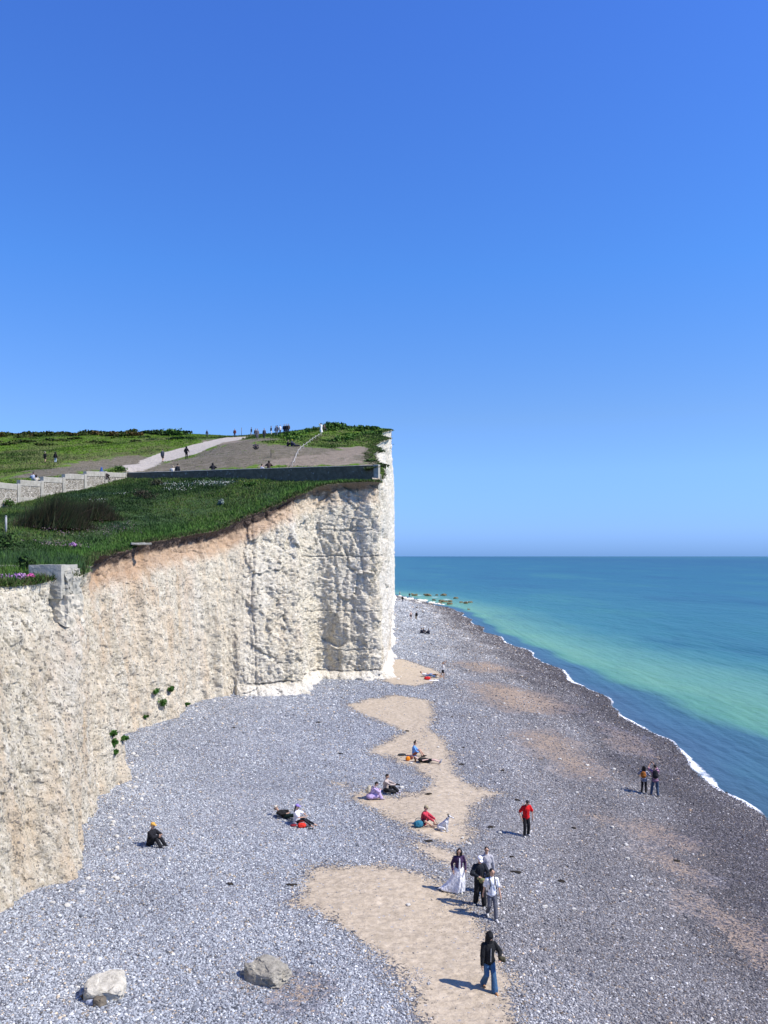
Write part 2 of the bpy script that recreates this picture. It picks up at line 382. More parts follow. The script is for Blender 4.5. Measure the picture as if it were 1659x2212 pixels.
def m_turf(name, upper):
    t = NT(name); p = t.pos()
    path = t.attr('path'); worn = t.attr('worn'); bare = t.attr('bare')
    n1 = t.noise(p, .16, 5, .65); n2 = t.noise(p, 1.3, 5, .7); n3 = t.noise(t.scale(p, (1, .35, 1)), .6, 4, .6)
    if upper:
        g = t.ramp(n2, [(.3, (.03, .055, .006)), (.5, (.085, .155, .010)), (.72, (.16, .25, .018))])
        g2 = t.ramp(n2, [(.3, (.07, .075, .025)), (.7, (.16, .165, .055))])
        c = t.mix(t.ss(.42, .62, n3), g, g2)
        wcol = t.ramp(n2, [(.3, (.075, .066, .042)), (.5, (.145, .125, .085)), (.7, (.215, .185, .14))])
        c = t.mix(t.ss(-.8, .8, t.math('ADD', worn, t.math('MULTIPLY', t.math('SUBTRACT', n3, .5), 9))), c, wcol)
        bcol = t.ramp(n2, [(.3, (.16, .13, .095)), (.7, (.27, .225, .17))])
        c = t.mix(t.ss(-.4, .4, t.math('ADD', bare, t.math('MULTIPLY', t.math('SUBTRACT', n3, .5), 9))), c, bcol)
        pcol = t.ramp(n2, [(.3, (.36, .32, .27)), (.7, (.50, .45, .385))])
        c = t.mix(t.ss(-.25, .25, t.math('ADD', path, t.math('MULTIPLY', t.math('SUBTRACT', n2, .5), 2.2))), c, pcol)
    else:
        c = t.ramp(n2, [(.3, (.012, .028, .008)), (.5, (.03, .062, .016)), (.72, (.062, .115, .028))])
        c = t.mix(t.ss(.5, .7, n1), c, (.07, .10, .035))
    b = t.bump(t.noise(p, 2.2, 6, .7), .35, .8)
    return t.done(c, b, .95)
def m_water():
    t = NT('sea_water'); p = t.pos(); off = t.attr('off'); foam = t.attr('foam')
    near = t.noise(t.scale(p, (.35, .07, 1)), .5, 5, .6)
    o2 = t.math('ADD', off, t.math('MULTIPLY', t.math('SUBTRACT', near, .5), t.math('ADD', 3., t.math('MULTIPLY', t.math('MINIMUM', off, 60.), .35))))
    lg = t.math('DIVIDE', t.math('LOGARITHM', t.math('MAXIMUM', o2, 1.), 10.), 4.)
    c = t.ramp(lg, [(0, (.055, .115, .19)), (.12, (.05, .125, .20)), (.195, (.05, .14, .20)), (.235, (.10, .29, .205)), (.28, (.145, .355, .24)), (.36, (.10, .285, .235)), (.42, (.04, .185, .21)), (.50, (.02, .135, .19)),
                    (.62, (.012, .115, .17)), (.74, (.010, .085, .15)), (.86, (.020, .115, .155)), (1, (.035, .135, .165))])
    blot = t.noise(t.scale(p, (.02, .006, 1)), 1., 5, .65)
    c = t.mix(t.ss(.5, .68, blot), c, t.mix(.5, c, (.01, .07, .14)))
    c = t.mix(t.math('MULTIPLY', t.ss(.48, .3, blot), .5), c, (.05, .22, .19))
    c = t.mix(1., c, (.86, .80, .72), 'MULTIPLY')
    fn = t.noise(t.scale(p, (1, .6, 1)), 3.2, 7, .85)
    ff = t.ss(-.02, .22, t.math('SUBTRACT', foam, fn))
    c = t.mix(ff, c, (.85, .88, .92))
    dist = t.n('CameraData').outputs['View Distance']
    w1 = t.noise(t.scale(p, (1., .45, 1)), 1.3, 4, .6); w2 = t.noise(t.scale(p, (.5, .2, 1)), .5, 4, .6); w3 = t.noise(t.scale(p, (.05, .02, 1)), 1., 4, .6)
    wv = t.n('TexWave'); wv.wave_type = 'BANDS'; wv.bands_direction = 'X'; t.put(wv.inputs['Vector'], t.scale(p, (1, .08, 1))); wv.inputs['Scale'].default_value = .22; wv.inputs['Distortion'].default_value = 9.; wv.inputs['Detail'].default_value = 3; wv.inputs['Detail Scale'].default_value = 1.5
    w2 = t.math('ADD', w2, t.math('MULTIPLY', wv.outputs['Fac'], .10))
    h = t.math('ADD', t.math('MULTIPLY', w1, .16), t.math('ADD', t.math('MULTIPLY', w2, .4), t.math('MULTIPLY', w3, 1.6)))
    b = t.bump(h, 1., .75)
    t.b.inputs['IOR'].default_value = 1.33; t.b.inputs['Specular IOR Level'].default_value = .22
    return t.done(c, b, t.math('ADD', .32, t.math('MULTIPLY', ff, .5)))
M_SH, M_CH, M_UP, M_LO, M_W = m_shingle(), m_chalk(), m_turf('down_turf', True), m_turf('meadow_turf', False), m_water()

# ================================================================== PEOPLE AND THEIR THINGS
V3 = Vector
def cap_geo(a, b, ra, rb, n=10):
    a, b = V3(a), V3(b); d = b-a; L = d.length; d = d/L if L > 1e-6 else V3((0, 0, 1))
    u = d.orthogonal().normalized(); v = d.cross(u); vs, fs = [], []
    rings = [(a, -1, ra, k) for k in (75, 45, 15)]+[(b, 1, rb, k) for k in (15, 45, 75)]
    for c, sg, r, k in rings:
        cc = c+d*sg*r*math.sin(R(k)); rr = r*math.cos(R(k))
        for i in range(n): t = 2*math.pi*i/n; vs.append(cc+u*rr*math.cos(t)+v*rr*math.sin(t))
    for k in range(5):
        for i in range(n): j = (i+1) % n; fs.append((k*n+i, k*n+j, (k+1)*n+j, (k+1)*n+i))
    vs.append(a-d*ra); vs.append(b+d*rb)
    for i in range(n): j = (i+1) % n; fs.append((len(vs)-2, j, i)); fs.append((len(vs)-1, 5*n+i, 5*n+j))
    return vs, fs
def ell_geo(c, r, rot=None, n=12, m=8):
    vs, fs = [], []; c = V3(c); rot = rot or Matrix.Identity(3)
    for k in range(1, m):
        ph = math.pi*k/m
        for i in range(n):
            t = 2*math.pi*i/n; vs.append(c+rot@V3((r[0]*math.sin(ph)*math.cos(t), r[1]*math.sin(ph)*math.sin(t), -r[2]*math.cos(ph))))
    for k in range(m-2):
        for i in range(n): j = (i+1) % n; fs.append((k*n+i, k*n+j, (k+1)*n+j, (k+1)*n+i))
    vs.append(c+rot@V3((0, 0, -r[2]))); vs.append(c+rot@V3((0, 0, r[2])))
    for i in range(n): j = (i+1) % n; fs.append((len(vs)-2, j, i)); fs.append((len(vs)-1, (m-2)*n+i, (m-2)*n+j))
    return vs, fs
PENDING = []
def blend(name, shapes, mat, parent, vox, smooth=2, label=None):
    """one continuous surface grown from overlapping tapered volumes"""
    vs, fs = [], []
    for s in shapes:
        g = cap_geo(*s[1:]) if s[0] == 'c' else ell_geo(*s[1:])
        o = len(vs); vs += g[0]; fs += [tuple(i+o for i in f) for f in g[1]]
    me = bpy.data.meshes.new(name); me.from_pydata(vs, [], fs); me.materials.append(mat)
    o = link(bpy.data.objects.new(name, me), parent)
    m = o.modifiers.new('r', 'REMESH'); m.mode = 'VOXEL'; m.voxel_size = vox; m.use_smooth_shade = True
    if smooth: m = o.modifiers.new('s', 'SMOOTH'); m.iterations = smooth; m.factor = .5
    if label: o['label'] = label
    PENDING.append(o); return o
def bake():
    dg = bpy.context.evaluated_depsgraph_get(); dg.update()
    for o in PENDING:
        me = bpy.data.meshes.new_from_object(o.evaluated_get(dg)); me.name = o.name; old = o.data
        o.modifiers.clear(); o.data = me; bpy.data.meshes.remove(old)
    PENDING.clear()
def ik(a, t, l1, l2, pole):
    a, t, pole = V3(a), V3(t), V3(pole); d = t-a; L = min(d.length, (l1+l2)*.999); d.normalize()
    x = (l1*l1-l2*l2+L*L)/(2*L); h = math.sqrt(max(0, l1*l1-x*x)); p = pole-d*pole.dot(d)
    p = p.normalized() if p.length > 1e-5 else d.orthogonal()
    return a+d*x+p*h, a+d*L
SKIN = (.50, .31, .22)
def person(label, at, face, h=1.72, pelvis=.90, T=(0, .03, 1), ank=((-.1, .0, .08), (.1, .0, .08)), kp=(0, 1, 0), kps=None, wr=((-.27, .05, .82), (.27, .05, .82)), ep=((-.3, -1, 0), (.3, -1, 0)), ft=None,
           head=(0, .1, 1), top=None, bottom=None, shoe=(.05, .05, .05), hair=('short', (.015, .012, .01)), hat=None, glasses=False, vox=.016, skin=SKIN, skirt=None, grp=None, extra=(), sink=.0, feet=True, headx=0):
    s = h/1.75; at = V3(at); root = empty('person', at-V3((0, 0, sink)), R(face)+math.pi); tag(root, label, 'person', grp); root.scale = (1, 1, 1)
    S = lambda v: V3(v)*s
    T = V3(T).normalized(); X = V3((1, 0, 0)); Fw = X.cross(T)*-1; Fw = T.cross(X); 
    M = Matrix((X, Fw, T)).transposed()                      # torso frame
    P = V3((0, 0, pelvis)); hip = [P+X*sx_*.085 for sx_ in (-1, 1)]; chest = P+T*.33; nb = P+T*.50; sh = [P+T*.44+X*sx_*.168 for sx_ in (-1, 1)]
    hd = V3(head).normalized(); HX = V3((1, -headx, 0)).normalized(); HF = hd.cross(HX).normalized(); HM = Matrix((HX, HF, hd)).transposed(); hc = nb+T*.07+hd*.135
    legs = [ik(hip[i], ank[i], .43, .42, (kps[i] if kps else kp)) for i in (0, 1)]; arms = [ik(sh[i], wr[i], .29, .255, ep[i]) for i in (0, 1)]
    fdir = [V3(f).normalized() for f in (ft or ((-.15, 1, -.12), (.15, 1, -.12)))]
    near = vox < .0145; far = vox > .02; v_ = vox*s
    sc = lambda L: [(('c', S(q[1]), S(q[2]), q[3]*s, q[4]*s) if q[0] == 'c' else ('e', S(q[1]), tuple(c*s for c in q[2]))+tuple(q[3:])) for q in L]
    B = [('e', P, (.16, .11, .12), M), ('c', P+T*.08, chest-T*.05, .125, .13), ('e', chest, (.165, .115, .17), M), ('c', sh[0], sh[1], .062, .062), ('c', nb-T*.05, hc-hd*.04, .056, .05),
         ('e', hc+hd*.02, (.076, .094, .10), HM), ('e', hc-hd*.055+HF*.022, (.055, .066, .062), HM)]
    for i in (0, 1):
        k, a = legs[i]; e, w_ = arms[i]
        B += [('c', hip[i], k, .088, .058), ('c', k, a, .056, .038), ('c', a-fdir[i]*.03-V3((0, 0, .02)), a+fdir[i]*.14-V3((0, 0, .045)), .036, .03)]
        B += [('c', sh[i], e, .052, .041), ('c', e, w_, .040, .027)]
        fd = (w_-e).normalized(); ax = V3((0, 0, 1)).cross(fd); ax = ax.normalized() if ax.length > .2 else V3((0, 1, 0)); nn = fd.cross(ax)
        if abs(fd.z) > .7: ax = V3((0, 1, 0)); ax = (ax-fd*ax.dot(fd)).normalized(); nn = V3(((-1, 1)[i], 0, 0))*-1
        if far: B += [('c', w_, w_+fd*.13, .03, .026)]
        else:
            B += [('c', w_, w_+fd*.045, .026, .03), ('e', w_+fd*.055, (.04, .018, .045), Matrix((ax, nn, fd)).transposed())]
            for q_, (o_, l_) in enumerate(((-.031, .036), (-.010, .044), (.011, .041), (.031, .031))):
                r0 = w_+fd*.088+ax*o_; r1 = r0+(fd+nn*.25+ax*o_*2).normalized()*l_; r2 = r1+(fd+nn*.9).normalized()*l_*.85
                B += [('c', r0, r1, .0095, .009), ('c', r1, r2, .009, .0075)]
            th = w_+fd*.03+ax*.034; t1 = th+(fd*.7+ax*.8+nn*.3).normalized()*.045; B += [('c', th, t1, .012, .010), ('c', t1, t1+(fd+nn*.4).normalized()*.03, .010, .008)]
    if not far:
        B += [('c', hc+HF*.088+hd*.015, hc+HF*.108-hd*.018, .010, .014), ('c', hc+HF*.078-hd*.058-HX*.014, hc+HF*.078-hd*.058+HX*.014, .011, .011), ('e', hc+HX*.078, (.012, .022, .032), HM), ('e', hc-HX*.078, (.012, .022, .032), HM)]
    body = blend('body', sc(B), C(*skin, rough=.6), root, (.0085 if near else min(v_, .014) if not far else v_), 1)
    if not far and not glasses:
        for sx_ in (-1, 1):
            blend('eye', sc([('e', hc+HF*.088+HX*.031*sx_+hd*.02, (.013, .008, .008), HM)]), C(.03, .025, .02), body, .005*s, 0)
    o = .022 if not far else .03
    def torso(o, low=0., up=0.):
        return [('e', P+T*(low*.5), (.162+o, .112+o, .10+o), M), ('c', P+T*(.05+low), chest, .128+o, .135+o*.8), ('e', chest, (.168+o, .12+o, .165+o), M), ('c', sh[0], sh[1], .056+o*.7, .056+o*.7), ('c', nb-T*.01, sh[0], .05+o*.4, .05+o*.6), ('c', nb-T*.01, sh[1], .05+o*.4, .05+o*.6), ('c', nb-T*.05, nb+T*(.0+up), .07+o*.5, .062+o*.4)]
    if top:
        kind, col = top[0], top[1]; mt = top[2] if len(top) > 2 else C(*col)
        oo = o+(.018 if kind in ('jacket', 'hoodie') else .01 if kind == 'tee' else 0)
        L = torso(oo, -.06 if kind != 'crop' else .12)
        for i in (0, 1):
            e, w_ = arms[i]
            if kind == 'tank': continue
            if kind in ('tee', 'crop'): m_ = sh[i].lerp(e, .72); L += [('c', sh[i], m_, .062+oo*.4, .056+oo*.8)]
            else: L += [('c', sh[i], e, .058+oo*.7, .046+oo*.8), ('c', e, e.lerp(w_, .93), .046+oo*.7, .034+oo*.5)]
        blend({'tee': 't_shirt', 'crop': 'crop_top', 'tank': 'vest', 'hoodie': 'hoodie', 'jacket': 'jacket'}.get(kind, 'shirt'), sc(L), mt, root, v_)
        if kind == 'hoodie' and hat is None: blend('hood', sc([('e', nb-Fw*.09+T*.02, (.11, .07, .09), M)]), mt, root, v_)
    if bottom:
        kind, col = bottom; L = [('e', P-V3((0, 0, .0)), (.168+o*.5, .118+o*.6, .12), M), ('c', P, P+T*.09, .135+o*.3, .13+o*.3)]
        w0, w1, w2 = {'slim': (.096, .068, .052), 'jeans': (.102, .080, .072), 'wide': (.112, .105, .10), 'flare': (.102, .082, .108), 'shorts': (.108, .095, .09)}[kind]
        for i in (0, 1):
            k, a = legs[i]
            if kind == 'shorts': L += [('c', hip[i], hip[i].lerp(k, .62), w0, w1)]
            else: L += [('c', hip[i], k, w0, w1), ('c', k, a+(k-a).normalized()*(.02 if kind != 'flare' else -.0), w1, w2)]
        if kind == 'shorts': L += [('c', hip[0], hip[1], w0, w0)]
        blend('shorts' if kind == 'shorts' else 'trousers', sc(L), C(*col), root, v_)
    if skirt: skirt(root, s, P)
    if feet and shoe:
        for i in (0, 1):
            a = legs[i][1]; f = fdir[i]
            blend('shoe', sc([('c', a-f*.05-V3((0, 0, .03)), a+f*.05-V3((0, 0, .035)), .047, .046), ('c', a+f*.05-V3((0, 0, .035)), a+f*.16-V3((0, 0, .045)), .044, .036)]), C(*shoe), root, min(v_, .014))
    if hair:
        kind, hcx = hair; L = [('e', hc+hd*.035-HF*.018, (.086, .098, .092), HM)]
        if kind == 'short': L = [('e', hc+hd*.045-HF*.016, (.084, .096, .082), HM), ('e', hc-HF*.045+hd*.0, (.074, .06, .08), HM)]
        if kind in ('long', 'bob'):
            ln = .30 if kind == 'long' else .17
            for sx_ in (-1, 0, 1): L += [('c', hc+HX*.065*sx_-HF*.04, hc+HX*.08*sx_-HF*.065-V3((0, 0, ln)), .052, .042)]
            for sx_ in (-1, 1): L += [('c', hc+HX*.078*sx_+HF*.03+hd*.02, hc+HX*.088*sx_+HF*.0-V3((0, 0, ln*.8)), .026, .028)]
        if kind == 'bun': L += [('e', hc-HF*.03+hd*.15, (.05, .05, .055), HM), ('e', hc-HF*.04, (.078, .062, .085), HM)]
        if kind == 'tail': L += [('c', hc-HF*.09, nb-Fw*.12-T*.02, .035, .04), ('c', nb-Fw*.12-T*.02, nb-Fw*.14-T*.25, .038, .022)]
        blend('hair', sc(L), C(*hcx, rough=.55), root, min(v_, .016))
    if hat:
        kind, hcx = hat
        if kind == 'cap': L = [('e', hc+hd*.058-HF*.008, (.092, .105, .078), HM), ('e', hc+hd*.045+HF*.115, (.072, .07, .014), HM)]
        elif kind == 'sun': L = [('e', hc+hd*.07, (.09, .10, .075), HM), ('e', hc+hd*.035, (.175, .185, .016), HM)]
        elif kind == 'beanie': L = [('e', hc+hd*.05-HF*.01, (.092, .106, .092), HM)]
        elif kind == 'hood': L = [('e', hc+hd*.04-HF*.015, (.118, .125, .135), HM), ('e', hc+hd*.085+HF*.035, (.095, .07, .05), HM), ('c', hc-hd*.09+HX*.07, hc-hd*.02+HX*.10, .05, .04), ('c', hc-hd*.09-HX*.07, hc-hd*.02-HX*.10, .05, .04), ('c', hc-HF*.03-hd*.06, nb-Fw*.02, .115, .125), ('c', hc+hd*.13, hc+hd*.20-HF*.02, .06, .02)]
        blend({'cap': 'cap', 'sun': 'sun_hat', 'beanie': 'beanie', 'hood': 'hood'}[kind], sc(L), C(*hcx), root, min(v_, .014))
    if glasses:
        blend('sunglasses', sc([('e', hc+HF*.09+HX*.033*q+hd*.02, (.03, .012, .019), HM) for q in (-1, 1)]+[('c', hc+HF*.094-HX*.03+hd*.024, hc+HF*.094+HX*.03+hd*.024, .007, .007)]), C(.012, .012, .015, rough=.3), root, .006*s)
    root['_s'] = s
    return dict(root=root, s=s, P=P*s, chest=chest*s, T=T, F=Fw, arms=arms, sh=sh, hc=hc*s, legs=legs, M=M)
def carried(name, label, cat, p, shapes, mat, vox=.014, parts=()):
    """a thing held or worn by person p, top-level, shapes in the person's frame (m)"""
    c = sum((V3(q[1]) for q in shapes), V3())/len(shapes); r = p['root']
    root = bpy.data.objects.new(name, None); link(root); root.location = r.location+Matrix.Rotation(r.rotation_euler.z, 3, 'Z')@c; root.rotation_euler = r.rotation_euler; tag(root, label, cat)
    def sh_(L): return [((q[0], V3(q[1])-c, V3(q[2])-c)+tuple(q[3:]) if q[0] == 'c' else (q[0], V3(q[1])-c)+tuple(q[2:])) for q in L]
    blend('body' if cat != 'phone' else 'case', sh_(shapes), mat, root, vox)
    for nm, L, mm in parts: blend(nm, sh_(L), mm, root, .010, 1)
    return root
def backpack(p, label, col, size=(.15, .09, .22), vox=.014, front=True, strap=None, dz=.0):
    T, Fw, c, s = p['T'], p['F'], p['chest'], p['s']; o = c-Fw*(.15+size[1])*s+T*dz; M = p['M']
    X = V3((1, 0, 0)); sh = [q*s for q in p['sh']]
    L = [('e', o, (size[0]*s, size[1]*s, size[2]*s), M), ('e', o-T*size[2]*.35*s, (size[0]*1.02*s, size[1]*1.1*s, size[2]*.6*s), M), ('e', o-T*size[2]*.3*s-Fw*size[1]*.8*s, (size[0]*.7*s, size[1]*.5*s, size[2]*.42*s), M)]
    parts = []
    for i in (0, 1):
        a = sh[i]*.55+(c+T*.15*s)*.45
        U = [a-Fw*.11*s, a+T*.085*s, a+Fw*.125*s+T*.0*s, a+Fw*.175*s-T*.14*s, a+X*(-.03, .03)[i]+Fw*.15*s-T*.28*s]
        parts.append(('strap', [('c', U[k], U[k+1], .017, .017) for k in range(4)], C(*(strap or tuple(q*.7 for q in col)))))
    return carried('backpack', label, 'backpack', p, L, C(*col), vox, parts)
BK = (.012, .012, .014)
def WKV(k): return dict(
    walk=dict(pelvis=.89, ank=((-.09, .24, .08), (.1, -.18, .13)), wr=((-.27, .16, .80), (.27, -.12, .80))),
    walk2=dict(pelvis=.89, ank=((-.1, .22, .08), (.09, -.16, .12)), wr=((-.29, -.08, .79), (.29, .16, .82))),
    stand=dict())[k]
ba, ua = beach_at, up_at
# --- walkers in the foreground
p = person('person in a black hooded jacket and flared blue jeans walking alone on the near sand', ba(1056, 2137), 14, 1.70, **{**WKV('walk'), 'wr': ((-.24, .26, 1.0), (.26, .12, .78))}, ep=((-.8, -1, 0), (.6, -1, 0)), head=(0, .45, 1), headx=-.25,
   top=('hoodie', (.010, .011, .013)), bottom=('flare', (.045, .11, .21)), shoe=(.42, .22, .10), hair=('short', (.02, .012, .01)), hat=('hood', (.010, .011, .013)), glasses=True, vox=.012)
blend('zip', [('c', p['chest']+p['F']*.165+p['T']*.06, p['P']+p['F']*.150, .008, .008)], C(.45, .46, .48), p['root'], .006, 0)
carried('camera_bag', 'small dark olive bag held at the hip of the hooded walker', 'bag', p, [('e', V3((-.30, .30, .97)), (.09, .07, .08)), ('c', V3((-.24, .3, 1.0)), V3((-.34, .32, .93)), .06, .05)], C(.05, .045, .025), .012, (('strap', [('c', V3((-.27, .28, 1.02)), V3((-.20, .12, 1.3)), .012, .012)], C(.02, .02, .02)),))
p = person('person in a white t-shirt and grey jeans leading the three bunched walkers', ba(1062, 1983), 8, 1.76, **WKV('walk'), ep=((-1, -.6, 0), (1, -.6, 0)), head=(0, .12, 1), headx=-.3, top=('tee', (.72, .73, .76)), bottom=('jeans', (.11, .115, .14)), shoe=(.6, .6, .6), hair=('short', (.012, .01, .009)), vox=.012)
backpack(p, 'black backpack worn by the walker in the white t-shirt', (.02, .02, .02), vox=.012)
p = person('person in a white cap and all black clothes holding a bag behind the white t-shirt', ba(1036, 1955), 5, 1.80, pelvis=.93, ank=((-.14, .12, .08), (.12, -.1, .1)), wr=((-.14, .30, 1.02), (.12, .33, 1.12)), ep=((-1, -.3, -.3), (1, -.3, -.3)), head=(0, .55, 1), headx=-.2,
   top=('jacket', (.012, .016, .022)), bottom=('wide', (.012, .012, .015)), shoe=BK, hat=('cap', (.75, .75, .82)), vox=.012)
carried('tote_bag', 'olive patterned bag held in front of the walker in the white cap', 'bag', p, [('c', V3((-.16, .34, 1.0)), V3((.12, .36, 1.1)), .055, .05), ('e', V3((-.05, .35, 1.0)), (.15, .05, .09))], C(.20, .21, .10), .012)
p = person('person in a pale grey hoodie and sunglasses, rearmost of the three bunched walkers', ba(1051, 1929), 0, 1.76, **WKV('walk2'), ep=((-1, -.6, 0), (1, -.6, 0)), head=(0, .05, 1), top=('hoodie', (.40, .39, .41)), bottom=('jeans', (.05, .06, .09)), shoe=(.4, .4, .4), hair=('short', (.012, .01, .009)), glasses=True, vox=.012)
def skirt_fn(root, s, P):
    nk, nt = 26, 56; V = []
    for k in range(nk):
        t = k/(nk-1); z = .99*(1-t)+.03*t
        for i in range(nt):
            a = 2*math.pi*i/nt; r = .15+.19*t**.7; rip = 1+(.05+.10*t)*math.sin(9*a+2.2*math.sin(3*a)+t*1.5); tr = max(0, math.cos(a))**3*t**2.4
            x = math.cos(a)*r*rip+.34*tr+.10*t**2; y = math.sin(a)*r*.85*rip-.12*t*t; zz = z+.05*tr*math.sin(5*a)+(.10*tr)
            V.append((x*s, y*s, zz*s))
    V += [(0, 0, .97*s), (.05*s, 0, .10*s)]; Fq = []
    for k in range(nk-1):
        for i in range(nt): j = (i+1) % nt; Fq.append((k*nt+i, (k+1)*nt+i, (k+1)*nt+j, k*nt+j))
    for i in range(nt): j = (i+1) % nt; Fq.append((nk*nt, i, j)); Fq.append((nk*nt+1, (nk-1)*nt+j, (nk-1)*nt+i))
    me = bpy.data.meshes.new('skirt'); me.from_pydata(V, [], Fq); me.polygons.foreach_set('use_smooth', [True]*len(me.polygons)); me.materials.append(C(.80, .80, .84)); link(bpy.data.objects.new('skirt', me), root)
p = person('person in a dark purple cardigan and long white skirt blown to one side', ba(991, 1928), 6, 1.68, pelvis=.92, ank=((-.08, .02, .08), (.08, -.02, .08)), wr=((-.25, .10, .90), (.25, .10, .90)), ep=((-.35, -1, 0), (.35, -1, 0)), head=(0, .5, 1), headx=.3, top=('long', (.045, .022, .065)), skirt=skirt_fn, shoe=(.6, .58, .5), hair=('bob', (.015, .012, .012)), vox=.012)
blend('blouse', [('c', p['chest']+p['F']*.135+p['T']*.10, p['P']+p['F']*.125+p['T']*.02, .022, .045)], C(.74, .73, .76), p['root'], .010, 1)
p = person('person in a red t-shirt and black trousers standing with bowed head on the shingle', ba(1136, 1806), 15, 1.74, pelvis=.91, ank=((-.14, -.05, .08), (.12, .12, .08)), wr=((-.31, .05, .84), (.28, .12, .88)), ep=((-1, -.4, 0), (1, -.4, 0)), T=(0, .12, 1), head=(-.0, 1.0, .8), headx=-.2, top=('tee', (.55, .008, .01)), bottom=('jeans', BK), shoe=(.55, .55, .55), hair=('short', (.02, .015, .012)), vox=.012)
# striped shirts
def stripes(name, a, b, f):
    t = NT(name); z = t.sep(t.obj())[2]; w_ = t.math('FRACT', t.math('MULTIPLY', z, f)); return t.done(t.mix(t.math('GREATER_THAN', w_, .62), a, b), None, .85)
p = person('person in a striped shirt and jeans photographing with a raised phone near the water', ba(1415, 1720), 168, 1.78, pelvis=.91, ank=((-.20, .05, .08), (.16, -.05, .08)), wr=((-.24, .30, 1.68), (-.06, .34, 1.70)), ep=((-1, .2, -.6), (.6, .4, -1)), top=('tee', (.1, .05, .1), stripes('maroon_stripes', (.07, .045, .10), (.50, .28, .36), 13)), bottom=('jeans', (.045, .075, .13)), shoe=(.06, .05, .05), hair=('short', (.012, .01, .01)), vox=.015)
backpack(p, 'black backpack on the person taking a photo near the water', (.014, .014, .018), size=(.16, .10, .25))
carried('phone', 'dark phone held up in both hands by the person near the water', 'phone', p, [('c', V3((-.22, .36, 1.80)), V3((-.06, .38, 1.80)), .02, .02), ('c', V3((-.22, .36, 1.77)), V3((-.06, .38, 1.77)), .02, .02)], C(.01, .01, .012), .010)
p = person('person in a striped top and black trousers standing beside the phone holder near the water', ba(1391, 1716), 155, 1.62, pelvis=.90, ank=((-.14, .05, .08), (.10, .1, .08)), wr=((-.2, .25, 1.0), (.50, .28, 1.10)), ep=((-1, -.3, 0), (.3, -.5, -1)), top=('tee', (.1, .1, .1), stripes('navy_stripes', (.03, .035, .07), (.42, .42, .5), 13)), bottom=('slim', BK), shoe=(.3, .3, .32), hair=('long', (.012, .01, .01)), vox=.015)
backpack(p, 'round rust orange backpack on the shorter person near the water', (.30, .10, .015), size=(.17, .10, .20), strap=(.25, .14, .05))
# --- sitters on the beach
SIT = dict(pelvis=.13, T=(0, -.12, 1), ank=((-.14, .62, .06), (.14, .62, .06)), kp=(0, .2, 1), wr=((-.16, .40, .42), (.16, .40, .42)), ep=((-1, 0, -.3), (1, 0, -.3)), head=(0, .15, 1))
p = person('person in black with a mustard cap sitting hugging the knees alone on the shingle', ba(325, 1826), 68, 1.74, **{**SIT, 'T': (0, .18, 1), 'wr': ((-.05, .42, .40), (.05, .44, .46))}, top=('jacket', (.010, .010, .013)), bottom=('jeans', (.012, .013, .016)), shoe=BK, hair=('short', (.02, .015, .01)), hat=('cap', (.62, .34, .07)), vox=.014)
p = person('person in a lilac cap and white t-shirt sitting on the shingle with a long ponytail', ba(641, 1781), 75, 1.66, **{**SIT, 'T': (0, .02, 1), 'ank': ((-.12, .80, .06), (.12, .74, .06))}, top=('tee', (.72, .72, .78)), bottom=('slim', (.014, .015, .02)), shoe=None, hair=('tail', (.012, .01, .01)), hat=('cap', (.28, .20, .55)), vox=.014, feet=False)
person('person in black lying back on the shingle under a pale sun hat', ba(620, 1768), 62, 1.70, pelvis=.12, T=(0, -1, .30), ank=((-.12, .84, .08), (.12, .80, .08)), kp=(0, 0, 1), wr=((-.20, -.05, .22), (.12, .02, .26)), ep=((-1, -.5, 0), (1, -.5, 0)), ft=((-.2, .3, 1), (.2, .3, 1)), head=(0, -.7, 1.), top=('long', (.012, .012, .012)), bottom=('jeans', (.012, .03, .025)), shoe=(.05, .08, .12), hat=('sun', (.55, .50, .42)), vox=.014)
def bag(name, label, at, r, col, cat='bag', rz=0., hnd=True):
    root = empty(name, at, rz); tag(root, label, cat)
    blend('body', [('e', V3((0, 0, r[2]*.85)), r), ('e', V3((r[0]*.1, 0, r[2]*1.1)), (r[0]*.8, r[1]*.8, r[2]*.8)), ('e', V3((-r[0]*.2, -r[1]*.4, r[2]*.6)), (r[0]*.6, r[1]*.7, r[2]*.5))], C(*col), root, .014)
    if hnd:
        q = [V3((r[0]*.6*math.cos(t), 0, r[2]*1.8+r[2]*.7*math.sin(t))) for t in np.linspace(0, math.pi, 6)]
        blend('handle', [('c', q[k], q[k+1], .014, .014) for k in range(5)], C(*tuple(c_*.5 for c_ in col)), root, .010, 1)
bag('bag', 'bright red bag beside the person in the lilac cap', ba(652, 1788), (.20, .14, .12), (.62, .035, .02)); bag('bag', 'dark red folded bag behind the person in the lilac cap', ba(634, 1785), (.15, .12, .06), (.22, .02, .03), hnd=False)
for k, (px, lab) in enumerate(((664, 'left black sandal beside the red bag'), (671, 'right black sandal beyond the red bag'))):
    o = blend('sandal', [('c', V3((-.1, 0, .03)), V3((.1, .02, .03)), .035, .03), ('c', V3((.0, -.04, .06)), V3((.0, .04, .06)), .016, .016)], C(.03, .03, .035), None, .010); o.location = ba(px, 1788+k*4); tag(o, lab, 'shoe')
